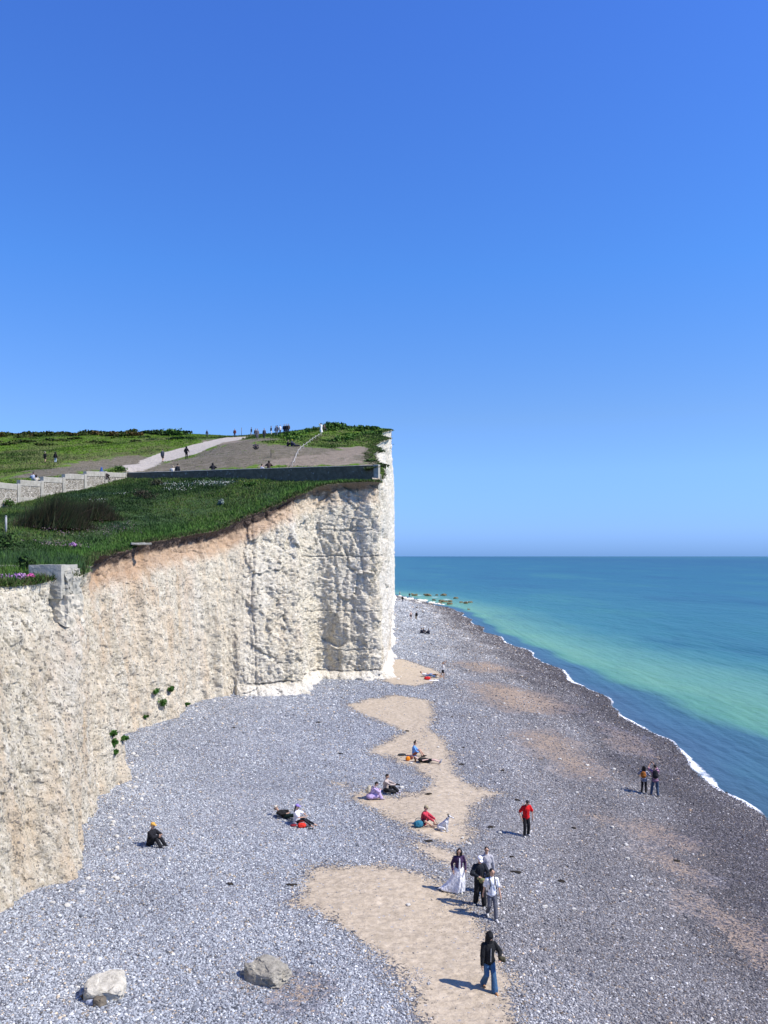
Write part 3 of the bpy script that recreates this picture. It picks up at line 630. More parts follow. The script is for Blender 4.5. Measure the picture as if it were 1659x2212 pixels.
p = person('person in lilac clothes sitting hunched on the sand with a cream backpack', ba(802, 1726), 105, 1.66, **{**SIT, 'T': (0, .35, 1), 'ank': ((-.14, .50, .06), (.14, .50, .06)), 'wr': ((-.08, .45, .45), (.10, .46, .45)), 'head': (0, .9, 1)}, top=('long', (.48, .38, .60)), bottom=('wide', (.44, .34, .56)), skirt=lambda root, s, P: blend('skirt', [('e', V3((0, .12, .17)), (.27, .34, .17)), ('e', V3((0, .25, .30)), (.2, .22, .16)), ('e', V3((0, -.05, .14)), (.28, .22, .14))], C(.44, .34, .56), root, .014), shoe=(.4, .35, .4), hair=('short', (.012, .012, .012)), vox=.014)
backpack(p, 'cream backpack worn by the hunched sitter in lilac', (.48, .42, .30), size=(.17, .12, .22), strap=(.03, .03, .03))
p = person('person in a beige top and black trousers sitting cross legged with a camera', ba(833, 1711), 78, 1.74, **{**SIT, 'T': (0, .05, 1), 'ank': ((-.10, .60, .07), (.16, .52, .07)), 'kps': ((-1, .2, .35), (1, .2, .35)), 'wr': ((-.06, .48, .42), (.08, .50, .42)), 'head': (0, .45, 1)}, top=('long', (.42, .35, .31)), bottom=('wide', BK), shoe=(.45, .42, .5), hair=('short', (.015, .012, .01)), vox=.014)
carried('camera', 'black camera held by the cross legged person in beige', 'camera', p, [('c', V3((-.05, .58, .44)), V3((.07, .58, .44)), .045, .045), ('c', V3((.01, .58, .44)), V3((.01, .72, .42)), .04, .042)], C(.012, .012, .014), .011)
p = person('person in a blue shirt with a hair bun sitting with bare knees raised', ba(895, 1633), 85, 1.68, **{**SIT, 'T': (0, -.02, 1), 'ank': ((-.12, .60, .06), (.14, .52, .06)), 'wr': ((-.10, .28, .30), (.10, .28, .28)), 'head': (0, .45, 1)}, top=('long', (.12, .28, .62)), bottom=('shorts', (.25, .08, .05)), shoe=BK, hair=('bun', (.02, .014, .01)), vox=.014)
person('person in a black top and shorts lying on the sand with bare legs', ba(922, 1647), 80, 1.68, pelvis=.12, T=(0, -1, .12), ank=((-.10, .84, .08), (.10, .82, .08)), kp=(0, 0, 1), wr=((-.28, .05, .10), (.2, .0, .22)), ep=((-1, -.3, 0), (1, -.3, 0)), ft=((-.2, .4, 1), (.2, .4, 1)), head=(0, -1, .5), top=('tee', (.02, .018, .016)), bottom=('shorts', BK), shoe=(.35, .36, .40), hair=('long', (.10, .05, .025)), skin=(.62, .44, .38), vox=.014)
bag('bag', 'bright orange bag on the sand beside the person in blue', ba(881, 1643), (.15, .12, .14), (.75, .22, .01)); bag('bag', 'flat black bag lying on the sand behind the orange one', ba(868, 1632), (.26, .12, .07), (.03, .035, .04), hnd=False); bag('bag', 'brown patterned bag between the orange bag and the person in blue', ba(889, 1640), (.12, .1, .12), (.20, .07, .05), hnd=False)
p = person('person in a red jacket and camouflage cap sitting on the sand holding a dog lead', ba(915, 1782), 72, 1.66, **{**SIT, 'T': (0, .12, 1), 'ank': ((-.16, .52, .07), (.14, .42, .07)), 'kps': ((-.8, .3, .5), (.8, .3, .5)), 'wr': ((-.05, .58, .30), (.12, .55, .26)), 'head': (0, .4, 1)}, top=('jacket', (.45, .035, .06)), bottom=('shorts', (.02, .025, .05)), shoe=(.25, .16, .13), hair=('short', (.06, .035, .02)), hat=('cap', (.32, .27, .17)), glasses=True, vox=.014)
bag('backpack', 'teal backpack lying beside the person in the red jacket', ba(904, 1787), (.23, .16, .17), (.025, .15, .23), 'backpack')
# the dog, sitting side on
def dog(at, face, label):
    root = empty('dog', at, R(face)+math.pi); tag(root, label, 'dog')
    L = [('e', V3((0, -.22, .17)), (.12, .16, .15)), ('c', V3((0, -.20, .22)), V3((0, .06, .43)), .115, .115), ('e', V3((0, .05, .40)), (.105, .12, .15)), ('c', V3((0, .08, .48)), V3((0, .17, .66)), .07, .05), ('e', V3((0, .20, .70)), (.055, .075, .055)), ('c', V3((0, .24, .69)), V3((0, .42, .64)), .038, .022), ('c', V3((0, -.32, .06)), V3((0, -.52, .04)), .022, .012)]
    for sx_ in (-1, 1):
        L += [('c', V3((.07*sx_, .08, .36)), V3((.075*sx_, .10, .18)), .045, .028), ('c', V3((.075*sx_, .10, .18)), V3((.075*sx_, .09, .03)), .027, .022), ('c', V3((.075*sx_, .09, .025)), V3((.075*sx_, .15, .02)), .026, .022)]
        L += [('c', V3((.09*sx_, -.22, .18)), V3((.13*sx_, .0, .17)), .085, .055), ('c', V3((.13*sx_, .0, .16)), V3((.13*sx_, -.16, .05)), .042, .028), ('c', V3((.13*sx_, -.16, .03)), V3((.13*sx_, .02, .022)), .026, .024)]
    body = blend('body', L, C(.70, .69, .68), root, .010)
    for sx_ in (-1, 1): blend('ear', [('c', V3((.042*sx_, .17, .73)), V3((.055*sx_, .12, .80)), .026, .010), ('e', V3((.045*sx_, .20, .715)), (.022, .045, .035))], C(.02, .018, .018), root, .008)
    blend('nose', [('e', V3((0, .435, .645)), (.015, .016, .014))], BKM, root, .005); blend('collar', [('c', V3((.06*math.cos(t), .115+.055*math.sin(t), .585-.02*math.sin(t))), V3((.06*math.cos(t+.55), .115+.055*math.sin(t+.55), .585-.02*math.sin(t+.55))), .013, .013) for t in np.arange(0, 6.3, .52)], C(.03, .06, .12), root, .008)
BKM = C(.012, .012, .012)
dog(ba(961, 1796), 68, 'white dog with a black ear patch sitting on the sand beside the person in red')
q0, q1 = ba(938, 1781), ba(956, 1794); o = blend('dog_lead', [('c', V3((k/6*(q1.x-q0.x), k/6*(q1.y-q0.y), .25*(1-k/6)**2+.02)), V3(((k+1)/6*(q1.x-q0.x), (k+1)/6*(q1.y-q0.y), .25*(1-(k+1)/6)**2+.02)), .012, .012) for k in range(6)], BKM, None, .01, 1); o.location = q0; tag(o, 'thin dark dog lead trailing over the sand towards the dog', 'lead')
# --- farther along the beach
person('person in a white top and black shorts dancing barefoot with arms raised on the shingle', ba(957, 1465.5), 60, 1.66, pelvis=.90, T=(0, .05, 1), ank=((-.12, -.42, .12), (.08, .12, .08)), wr=((-.05, .35, 1.80), (.22, .30, 1.78)), ep=((-1, .3, .5), (1, .3, .5)), top=('crop', (.6, .58, .56)), bottom=('shorts', BK), shoe=None, feet=False, hair=('long', (.30, .17, .08)), vox=.016)
person('person in a white shirt lying on the far sand patch, dark curly hair', ba(922, 1462), 70, 1.72, pelvis=.12, T=(0, -1, .35), ank=((-.1, .84, .08), (.12, .8, .08)), kp=(0, 0, 1), wr=((-.2, -.1, .25), (.1, .05, .3)), ep=((-1, -.4, 0), (1, -.4, 0)), head=(0, -.5, 1), top=('long', (.66, .66, .70)), bottom=('jeans', (.12, .18, .32)), shoe=(.03, .03, .03), hair=('short', (.015, .012, .01)), vox=.016)
person('person in dark clothes lying just beyond the one in white on the far sand patch', ba(937, 1461), 74, 1.66, pelvis=.12, T=(0, -1, .15), ank=((-.1, .84, .08), (.12, .8, .08)), kp=(0, 0, 1), wr=((-.2, -.1, .2), (.1, .05, .26)), ep=((-1, -.4, 0), (1, -.4, 0)), head=(0, -1, .5), top=('tee', (.12, .18, .34)), bottom=('shorts', BK), shoe=None, feet=False, hair=('short', (.03, .02, .015)), vox=.018)
bag('bag', 'red bag lying beside the person in the white shirt on the far sand', ba(923, 1468), (.34, .2, .16), (.55, .02, .02), hnd=False)
o = blend('towel', [('e', V3((0, 0, .04)), (.55, .28, .05)), ('e', V3((.2, .05, .06)), (.25, .2, .05))], C(.75, .75, .78), None, .03); o.location = ba(937, 1471); tag(o, 'crumpled white towel at the feet of the lying person in white', 'towel')
for px, py, fc, lab in ((909.5, 1369, 80, 'left of the three dark clothed people sitting on the far shingle'), (914, 1368, 88, 'middle of the three dark clothed people sitting on the far shingle'), (926.5, 1370, 275, 'right of the three dark clothed people sitting on the far shingle, facing the others')):
    person(lab, ba(px, py), fc, 1.74, **{**SIT, 'T': (0, .1, 1)}, top=('jacket', (.014, .018, .035)), bottom=('jeans', (.015, .02, .04)), shoe=BK, hair=('short', (.012, .01, .01)), vox=.022)
person('bare chested person in dark shorts standing on the far shingle', ba(887.4, 1339), 30, 1.76, top=None, bottom=('shorts', (.03, .025, .03)), hair=('short', (.05, .04, .03)), shoe=(.2, .18, .16), skin=(.58, .42, .36), vox=.022)
person('person in a black top and tan trousers standing by the bare chested one', ba(899.6, 1339.5), 320, 1.76, top=('jacket', BK), bottom=('jeans', (.36, .28, .20)), hair=('short', (.25, .17, .1)), shoe=(.2, .18, .16), vox=.022)
person('person in dark clothes walking on the shingle under the far end of the cliff', ba(869.7, 1300.6), 10, 1.74, **WKV('walk'), top=('jacket', BK), bottom=('jeans', (.05, .06, .09)), vox=.026)
person('pale clothed person at the far water edge where the beach ends', ba(863.4, 1287), 200, 1.74, top=('long', (.35, .34, .34)), bottom=('jeans', (.25, .24, .24)), vox=.03)
person('person in dark top and pale trousers standing by the white rubble at the far shoreline', ba(884.6, 1291), 180, 1.74, top=('long', (.05, .05, .06)), bottom=('jeans', (.30, .33, .38)), vox=.03)
# --- people up on the down
def up_person(px, py, lab, face, col, bot, **k):
    k.setdefault('vox', .026); k.setdefault('hair', ('short', (.02, .015, .012)))
    return person(lab, ua(px, py), face, k.pop('h', 1.76), top=col, bottom=bot, **k)
up_person(97, 999.5, 'person in black with a pale cap and bare legs walking up the grass', 170, ('jacket', BK), ('shorts', (.05, .04, .04)), **WKV('walk'), hat=('cap', (.5, .45, .42)), vox=.022)
up_person(119.5, 999.5, 'person in a black top and pale blue jeans walking up the grass at the left', 175, ('jacket', BK), ('jeans', (.36, .44, .52)), **WKV('stand'), hair=('long', (.012, .01, .01)), vox=.022)
up_person(351, 999, 'person in a grey green jacket and shorts walking up the chalk path', 165, ('jacket', (.085, .09, .10)), ('shorts', (.05, .05, .06)), **WKV('walk'), vox=.022)
up_person(402.5, 992.5, 'person all in black standing at the edge of the chalk path', 170, ('jacket', BK), ('slim', BK), hair=('long', (.012, .01, .01)), vox=.022, wr=((-.2, .1, .9), (.36, .05, .95)))
for (px, py, lab, f, c, b, kk) in ((447, 945, 'lone person in dark clothes on the skyline left of the thin post', 60, ('jacket', (.03, .04, .07)), ('jeans', (.04, .045, .06)), 'walk'), (507, 944.5, 'person in a dark red top on the skyline beside the thin post', 0, ('jacket', (.12, .035, .035)), ('jeans', (.03, .03, .04)), 'stand'),
        (543, 941.5, 'person in a dark top and pale trousers on the skyline right of the thin post', 300, ('jacket', (.03, .035, .05)), ('jeans', (.25, .24, .24)), 'walk'), (552, 946, 'person in a brown jacket, left of the pair walking down from the skyline', 10, ('jacket', (.14, .09, .08)), ('jeans', (.05, .05, .07)), 'walk'),
        (556, 947.5, 'person in grey with pale trousers, right of the pair walking down from the skyline', 5, ('jacket', (.16, .15, .17)), ('jeans', (.20, .19, .20)), 'walk2'), (570.8, 947.5, 'person in purple grey clothes with a bag, walking down right of the pair', 5, ('jacket', (.08, .07, .10)), ('jeans', (.03, .035, .05)), 'walk'),
        (585.5, 940, 'person in a black top and white trousers on the skyline', 90, ('jacket', BK), ('jeans', (.6, .6, .6)), 'stand'), (596, 941, 'person in a blue jacket, left of a tight pair on the skyline', 60, ('jacket', (.04, .07, .14)), ('jeans', (.10, .14, .20)), 'walk'),
        (599, 940, 'person in dark clothes, right of a tight pair on the skyline', 240, ('jacket', (.02, .02, .03)), ('jeans', (.03, .04, .06)), 'stand'), (605, 938, 'person in a white shirt on the skyline behind the green mound', 20, ('tee', (.62, .62, .64)), ('jeans', (.05, .06, .10)), 'stand'),
        (614, 937.5, 'person in navy, left of the three heads over the green mound', 20, ('jacket', (.02, .025, .05)), ('jeans', BK), 'stand'), (618.5, 937, 'person in black, middle of the three heads over the green mound', 0, ('jacket', BK), ('jeans', BK), 'stand'), (623, 936.5, 'person in brown grey, right of the three heads over the green mound', 350, ('jacket', (.09, .07, .06)), ('jeans', BK), 'stand')):
    up_person(px, py, lab, f, c, b, **WKV(kk))
def dress(root, s, P):
    blend('dress', [('c', V3((0, 0, 1.05)), V3((0, 0, .45)), .15, .24), ('c', V3((0, 0, .45)), V3((.06, 0, .14)), .24, .27)], C(.78, .77, .75), root, .026)
person('person in a long white dress standing at the top of the rope fence', ua(693.5, 934.5), 200, 1.74, top=('long', (.78, .77, .75)), skirt=dress, shoe=(.4, .4, .4), hair=('long', (.03, .02, .015)), vox=.026, wr=((-.25, .1, 1.5), (.25, .05, .85)))
up_person(700.5, 932.5, 'person in a brown top crouching next to the woman in white on the skyline', 100, ('jacket', (.12, .08, .07)), ('jeans', (.06, .06, .07)), vox=.026, pelvis=.55, ank=((-.1, .2, .08), (.1, .25, .08)))
SITB = {**SIT, 'T': (0, .05, 1)}
up_person(552.5, 971, 'person in dark clothes sitting cross legged alone on the worn turf', 10, ('jacket', (.035, .035, .05)), ('jeans', BK), **{**SITB, 'kps': ((-1, .2, .3), (1, .2, .3)), 'ank': ((.05, .42, .07), (-.05, .38, .07))}, h=1.9, vox=.022)
up_person(621.5, 964, 'person in dark clothes sitting on the grass left of the one with a yellow cap', 80, ('jacket', (.03, .025, .035)), ('jeans', BK), **SITB, vox=.024); up_person(630.5, 964, 'person with a yellow cap sitting on the grass below the green mound', 60, ('jacket', (.03, .035, .06)), ('jeans', (.03, .04, .08)), **SITB, hat=('cap', (.6, .55, .03)), vox=.024)
bag('bag', 'dark bag on the grass right of the person with the yellow cap', ua(641, 964.5), (.5, .25, .16), (.03, .03, .035), hnd=False)
def behind_wall(px, py_top, D, h_above, lab, face, col, **k):
    """someone behind the wall, sitting on its back edge or the ground there, only head and shoulders in view"""
    x, y, z = W(px, py_top, D); g = float(up_z(np.array([x]), np.array([y]))[0]); stand = z-g > 1.25
    kk = {} if stand else SITB
    return person(lab, (x, y, z-(1.76 if stand else .93)), face, 1.76, top=col, bottom=('jeans', BK), vox=.022, **kk, **k)
behind_wall(72, 1020, 79.5, 1, 'person in a pale blue shirt sitting behind the stepped flint wall, left of a pair', 190, ('long', (.36, .42, .55)), hair=('short', (.05, .035, .03)))
behind_wall(78, 1025.5, 79.2, 1, 'person in a cream shawl sitting behind the stepped flint wall, right of a pair', 200, ('jacket', (.48, .44, .38)), hair=('long', (.03, .02, .015)))
behind_wall(219, 1011, 90.5, 1, 'person in a blue hood just showing above the flint wall', 170, ('hoodie', (.04, .10, .30)), hat=('hood', (.04, .10, .30))); behind_wall(227.5, 1017, 90.2, 1, 'person with dark hair barely showing above the flint wall', 170, ('jacket', (.05, .04, .04)))
behind_wall(373, 1006, 93.2, 1, 'person in white sitting behind the left end of the dark wall', 180, ('jacket', (.62, .60, .56)), hair=('long', (.35, .28, .2))); behind_wall(383.5, 1001, 92.8, 1, 'person in black sitting beside the one in white behind the dark wall', 170, ('jacket', (.02, .025, .03)))
behind_wall(459.5, 1000, 91.2, 1, 'person in black sitting alone behind the dark wall', 180, ('jacket', (.015, .015, .02)), hair=('long', (.012, .01, .01)))
behind_wall(565, 1003, 89, 1, 'person in a white top sitting behind the middle of the dark wall', 120, ('long', (.66, .64, .70)), hair=('short', (.012, .01, .01))); behind_wall(581, 995, 88.8, 1, 'person in brown sitting next to the one in the white top behind the dark wall', 190, ('jacket', (.06, .04, .035)), hair=('bob', (.02, .014, .01)))
bake()

# ================================================================== BEACH
SAND = [[(650, 1885), (690, 1868), (760, 1866), (850, 1870), (910, 1885), (960, 1905), (990, 1935), (1028, 1970), (1050, 1990), (1050, 2009), (1077, 2047), (1094, 2071), (1107, 2106), (1121, 2123), (1112, 2150), (1125, 2190), (1150, 2260), (920, 2260), (905, 2205), (870, 2130), (800, 2060), (740, 2010), (680, 1970), (636, 1948), (648, 1915)],
        [(740, 1524), (790, 1510), (850, 1500), (930, 1513), (945, 1540), (935, 1575), (960, 1600), (972, 1617), (978, 1641), (989, 1671), (1010, 1690), (1050, 1705), (1098, 1714), (1050, 1728), (1025, 1750), (1020, 1780), (1032, 1808), (1000, 1826), (940, 1822), (880, 1795), (852, 1776), (820, 1755), (788, 1740), (754, 1729), (745, 1712), (785, 1708), (852, 1719), (876, 1713), (900, 1708), (921, 1697), (924, 1684), (913, 1674), (884, 1658), (852, 1645), (836, 1635), (790, 1627), (800, 1616), (840, 1597), (870, 1582), (836, 1566), (790, 1548)],
        [(838, 1425), (870, 1424), (910, 1436), (950, 1450), (965, 1463), (935, 1476), (890, 1482), (845, 1478), (825, 1470)],
        [(715, 1690), (748, 1692), (770, 1700), (740, 1704)], [(880, 1812), (960, 1830), (1010, 1850), (985, 1870), (930, 1860)]]
SOFT = [[(1005, 1470), (1060, 1474), (1130, 1488), (1200, 1508), (1250, 1530), (1190, 1548), (1100, 1538), (1045, 1515)], [(1105, 1588), (1180, 1578), (1240, 1600), (1280, 1640), (1340, 1690), (1240, 1676), (1165, 1632)],
        [(980, 1430), (1060, 1430), (1120, 1450), (1030, 1455)], [(1340, 1775), (1400, 1780), (1440, 1798), (1520, 1835), (1480, 1850), (1420, 1818)], [(1400, 1835), (1450, 1850), (1500, 1890), (1440, 1880)], [(1480, 1935), (1600, 1975), (1690, 2050), (1690, 2110), (1570, 2040)],
        [(1290, 1560), (1370, 1590), (1420, 1640), (1340, 1620)], [(590, 2130), (660, 2120), (640, 2160), (600, 2150)], [(1290, 1760), (1350, 1775), (1420, 1825), (1350, 1800)]]
def pl(poly): return [tuple(beach_at(*q)[:2]) for q in poly]
SANDW = [pl(q) for q in SAND]; SOFTW = [pl(q) for q in SOFT]
def beach():
    ys = [-25.]; 
    while ys[-1] < 430: ys.append(ys[-1]+(max(.075, .0042*ys[-1]) if ys[-1] > 16 else .8))
    ys = np.array(ys)
    xs = np.concatenate([np.arange(-40, -22, 1.5), np.arange(-22, 30, .16), np.arange(30, 90, 3)])
    X, Y = np.meshgrid(xs, ys, indexing='ij'); x = X.ravel(); y = Y.ravel(); z = beach_z(x, y)
    inl = shore_x(y)-x
    sd = np.full(x.shape, -9.); ss_ = np.full(x.shape, -9.)
    for q in SANDW: sd = np.maximum(sd, poly_sd(x, y, q)[0])
    for q in SOFTW: ss_ = np.maximum(ss_, poly_sd(x, y, q)[0])
    # hollows and footprints in the sand
    m = sstep(.1, .8, sd); f1, f2, _ = worley(x*1.9, y*1.9, x*0, 5)
    z = z+m*(.03*fbm(x*1.3, y*1.6, s=61, o=3)-.02*sstep(.35, .1, f1))
    # low chalk apron dust at the foot of the cliffs is part of the cliff
    o = mesh_np('beach', np.stack([x, y, z], 1), grid_faces(len(xs), len(ys)), M_SH, attrs={'inland': inl*np.interp(y, [90, 190], [1, 2.0]), 'sand': np.clip(sd, -3, 3), 'softsand': np.clip(ss_, -3, 3)})
    tag(o, kind='structure')
beach()
def m_pebble():
    t = NT('pebble_stone'); t.b.inputs['Specular IOR Level'].default_value = .35
    nd = t.n('Attribute'); nd.attribute_name = 'tint'; nd.attribute_type = 'INSTANCER'
    c = t.mix(1., nd.outputs['Color'], t.ramp(t.noise(t.obj(), 1.5, 3), [(.35, (.82, .82, .82)), (.65, (1.1, 1.1, 1.1))]), 'MULTIPLY')
    return t.done(c, None, .7)
def pebbles():
    n = 860000; Dm = 46.
    # density follows stone size: real size near, slightly larger cobbles far away
    a = int(n*.55); D = np.concatenate([17+(Dm-17)*RNG.random(a), 1/(1/Dm+(1/300.-1/Dm)*RNG.random(n-a))])
    x = RNG.uniform(-1, 1, n)*(.54*D+1.5)
    x = np.where(D > Dm, RNG.uniform(-19, 23, n), x); cx_ = CX+F*x/D
    inl = shore_x(D)-x; m = (inl > -.2) & (cx_ > -80) & (cx_ < 1740)
    cl, _, _ = poly_sd(x, D, [tuple(b) for b in BP[:31]]+[(-80, 300), (-80, -25)]); m &= cl < .3
    x, D, inl = x[m], D[m], inl[m]
    sd = np.full(x.shape, -9.); so = np.full(x.shape, -9.)
    for q in SANDW: sd = np.maximum(sd, poly_sd(x, D, q)[0])
    for q in SOFTW: so = np.maximum(so, poly_sd(x, D, q)[0])
    e = sd+.55*fbm(x*.9, D*.9, s=301, o=4)*1.9+1.1*(RNG.random(len(x))**2-.35); k = (e < .0) | (RNG.random(len(x)) < .012+.10*sstep(.1, .5, fbm(x*.5, D*.35, s=307))*sstep(40, 55, D)+.05*sstep(1.2, .2, sd))
    e2 = so+.4+2.2*fbm(x*.6, D*.6, s=302, o=4); k &= (e2 < -.1) | (RNG.random(len(x)) < .16)
    x, D, inl, sd = x[k], D[k], inl[k], sd[k]
    z = beach_z(x, D); r = np.maximum(.0225, .00056*D)*np.exp(RNG.normal(size=len(x))*.34+.22*fbm(x*.3, D*.3, s=306))
    r = np.where(sd > .2, r*.6, r)
    u = .54+.40*np.clip(RNG.normal(size=len(x))*.62, -1.25, 1.5)+.12*fbm(x*.25, D*.18, s=303)+.07*np.sin(inl*1.15+2.5*vnoise(x*.1, D*.05, s=305))*sstep(24, 8, inl)
    def ramp(u, st): return np.stack([np.interp(u, [p for p, _ in st], [c[i] for _, c in st]) for i in range(3)], 1)
    dry = ramp(u, [(0, (.07, .075, .085)), (.22, (.16, .17, .195)), (.5, (.27, .285, .315)), (.78, (.40, .415, .44)), (.93, (.50, .51, .52)), (1.1, (.72, .71, .70))])
    warm = ramp(u, [(0, (.06, .06, .065)), (.25, (.135, .135, .145)), (.55, (.205, .20, .20)), (.85, (.33, .325, .325)), (1.05, (.68, .67, .65))])
    wet = ramp(u, [(0, (.022, .021, .024)), (.35, (.065, .06, .064)), (.7, (.125, .115, .115)), (.95, (.22, .20, .195)), (1, (.5, .48, .46))])
    wn = inl*np.interp(D, [90, 190], [1, 2.0])+4.5*fbm(x*.22, D*.22, s=304, o=3)
    a1 = sstep(2, 11, wn)[:, None]; a2 = sstep(9, 23, wn)[:, None]; c = (wet*(1-a1)+warm*a1)*(1-a2)+dry*np.array([1.02, 1.04, 1.04])*a2
    br = (RNG.random(len(x)) < .06)[:, None]; c = np.where(br, c*np.array([1.25, .98, .68]), c)
    P = np.stack([x, D, z+r*.15], 1).astype(np.float32)
    me = bpy.data.meshes.new('pebbles'); me.vertices.add(len(P)); me.vertices.foreach_set('co', P.ravel())
    at = me.attributes.new('tint', 'FLOAT_COLOR', 'POINT'); at.data.foreach_set('color', np.c_[c, np.ones(len(c))].astype(np.float32).ravel())
    sc = np.c_[r*RNG.uniform(.8, 1.35, len(r)), r*RNG.uniform(.7, 1.1, len(r)), r*RNG.uniform(.45, .8, len(r))].astype(np.float32)
    at = me.attributes.new('size', 'FLOAT_VECTOR', 'POINT'); at.data.foreach_set('vector', sc.ravel())
    ro = np.c_[RNG.normal(size=(len(r), 2))*.35, RNG.random(len(r))*6.28].astype(np.float32)
    at = me.attributes.new('turn', 'FLOAT_VECTOR', 'POINT'); at.data.foreach_set('vector', ro.ravel())
    o = link(bpy.data.objects.new('pebbles', me)); mt = m_pebble(); me.materials.append(mt)
    g = bpy.data.node_groups.new('scatter', 'GeometryNodeTree'); g.interface.new_socket('Geometry', in_out='INPUT', socket_type='NodeSocketGeometry'); g.interface.new_socket('Geometry', in_out='OUTPUT', socket_type='NodeSocketGeometry')
    N = g.nodes.new; gi = N('NodeGroupInput'); go = N('NodeGroupOutput'); ico = N('GeometryNodeMeshIcoSphere'); ico.inputs['Subdivisions'].default_value = 2
    sm = N('GeometryNodeSetShadeSmooth'); sm_ = N('GeometryNodeSetMaterial'); sm_.inputs['Material'].default_value = mt
    ip = N('GeometryNodeInstanceOnPoints'); n1 = N('GeometryNodeInputNamedAttribute'); n1.data_type = 'FLOAT_VECTOR'; n1.inputs['Name'].default_value = 'size'; n2 = N('GeometryNodeInputNamedAttribute'); n2.data_type = 'FLOAT_VECTOR'; n2.inputs['Name'].default_value = 'turn'
    L = g.links.new; L(ico.outputs[0], sm.inputs[0]); L(sm.outputs[0], sm_.inputs[0]); L(gi.outputs[0], ip.inputs['Points']); L(sm_.outputs[0], ip.inputs['Instance'])
    L(n1.outputs[0], ip.inputs['Scale']); L(n2.outputs[0], ip.inputs['Rotation']); L(ip.outputs[0], go.inputs[0])
    md = o.modifiers.new('scatter', 'NODES'); md.node_group = g
    tag(o, 'grey blue flint pebbles covering the whole open beach', 'pebbles', kind='stuff')
    return len(P)
pebbles()
# ================================================================== SEA
def sea():
    ys = [-200.]
    while ys[-1] < 26000:
        y = ys[-1]; ys.append(y+(8 if y < 20 else (.35 if y < 45 else (.006*y if y < 330 else .03*y))))
    ys = np.array(ys)
    xs = np.concatenate([[-20000, -9000, -4000, -1500, -600, -250, -100, -40, -20, -8], np.arange(0, 15, .8), np.arange(15, 30, .16), np.arange(30, 60, .6), np.geomspace(60, 24000, 60)])
    X, Y = np.meshgrid(xs, ys, indexing='ij'); x = X.ravel(); y = Y.ravel()
    d = x-shore_x(np.clip(y, -60, 420)); off = np.clip(d, 0, 1e5)
    amp = sstep(.5, 6, d)*sstep(900, 200, y)
    z = amp*(.10*fbm(x*.35, y*.12, s=71, o=4)+.02*np.sin(d*.8+5*vnoise(y*.05, x*.03, s=9))*sstep(-.2, .4, vnoise(x*.05, y*.03, s=8)))
    sw = .06*np.exp(-((d-2.4-1.3*vnoise(y*.09, y*0, s=12))/.55)**2)*sstep(-.3, .5, vnoise(y*.07, y*0, s=13)); z = z+sw
    bz = beach_z(x, y); depth = -bz
    env = .84+.22*vnoise(y*.45, x*0, s=16)+0*np.clip(.45+.55*sstep(-.3, .4, vnoise(y*.085, y*0+.5, s=14))+.4*sstep(75, 55, y), 0, 1)*(.75+.35*vnoise(y*.6, x*0, s=16))
    wid = .22+1.1*vnoise(y*.13, y*0+.2, s=15)**2+.38*np.abs(vnoise(y*.5, y*0, s=18))
    foam = sstep(wid, 0., np.abs(d-.35*wid))*.86*env+0*np.exp(-((d-2.3-1.3*vnoise(y*.09, y*0, s=12))/.45)**2)*sstep(.0, .5, vnoise(y*.07, y*0, s=13))
    foam = np.where((d > 12) | (d < -3), 0, foam)
    # broken water round the far rocks
    for px, py in ((965, 1295), (1010, 1300), (940, 1290), (905, 1286)):
        D = F*CZ/(py-HY); X0 = (px-CX)/F*D
        foam = np.maximum(foam, .62*np.exp(-((x-X0)/3.0)**2-((y-D)/5)**2))
    caps = vnoise(x*.045, y*.02, s=19); 
    off = off*np.where(off < 80, 1+(np.interp(y, [50, 63, 76, 118, 160], [.75, .85, 1., 2.2, 2.6])-1)*np.clip(1-off/80, 0, 1), 1)
    mesh_np('sea', np.stack([x, y, z], 1), grid_faces(len(xs), len(ys)), M_W, attrs={'off': off, 'foam': foam})['kind'] = 'structure'
sea()
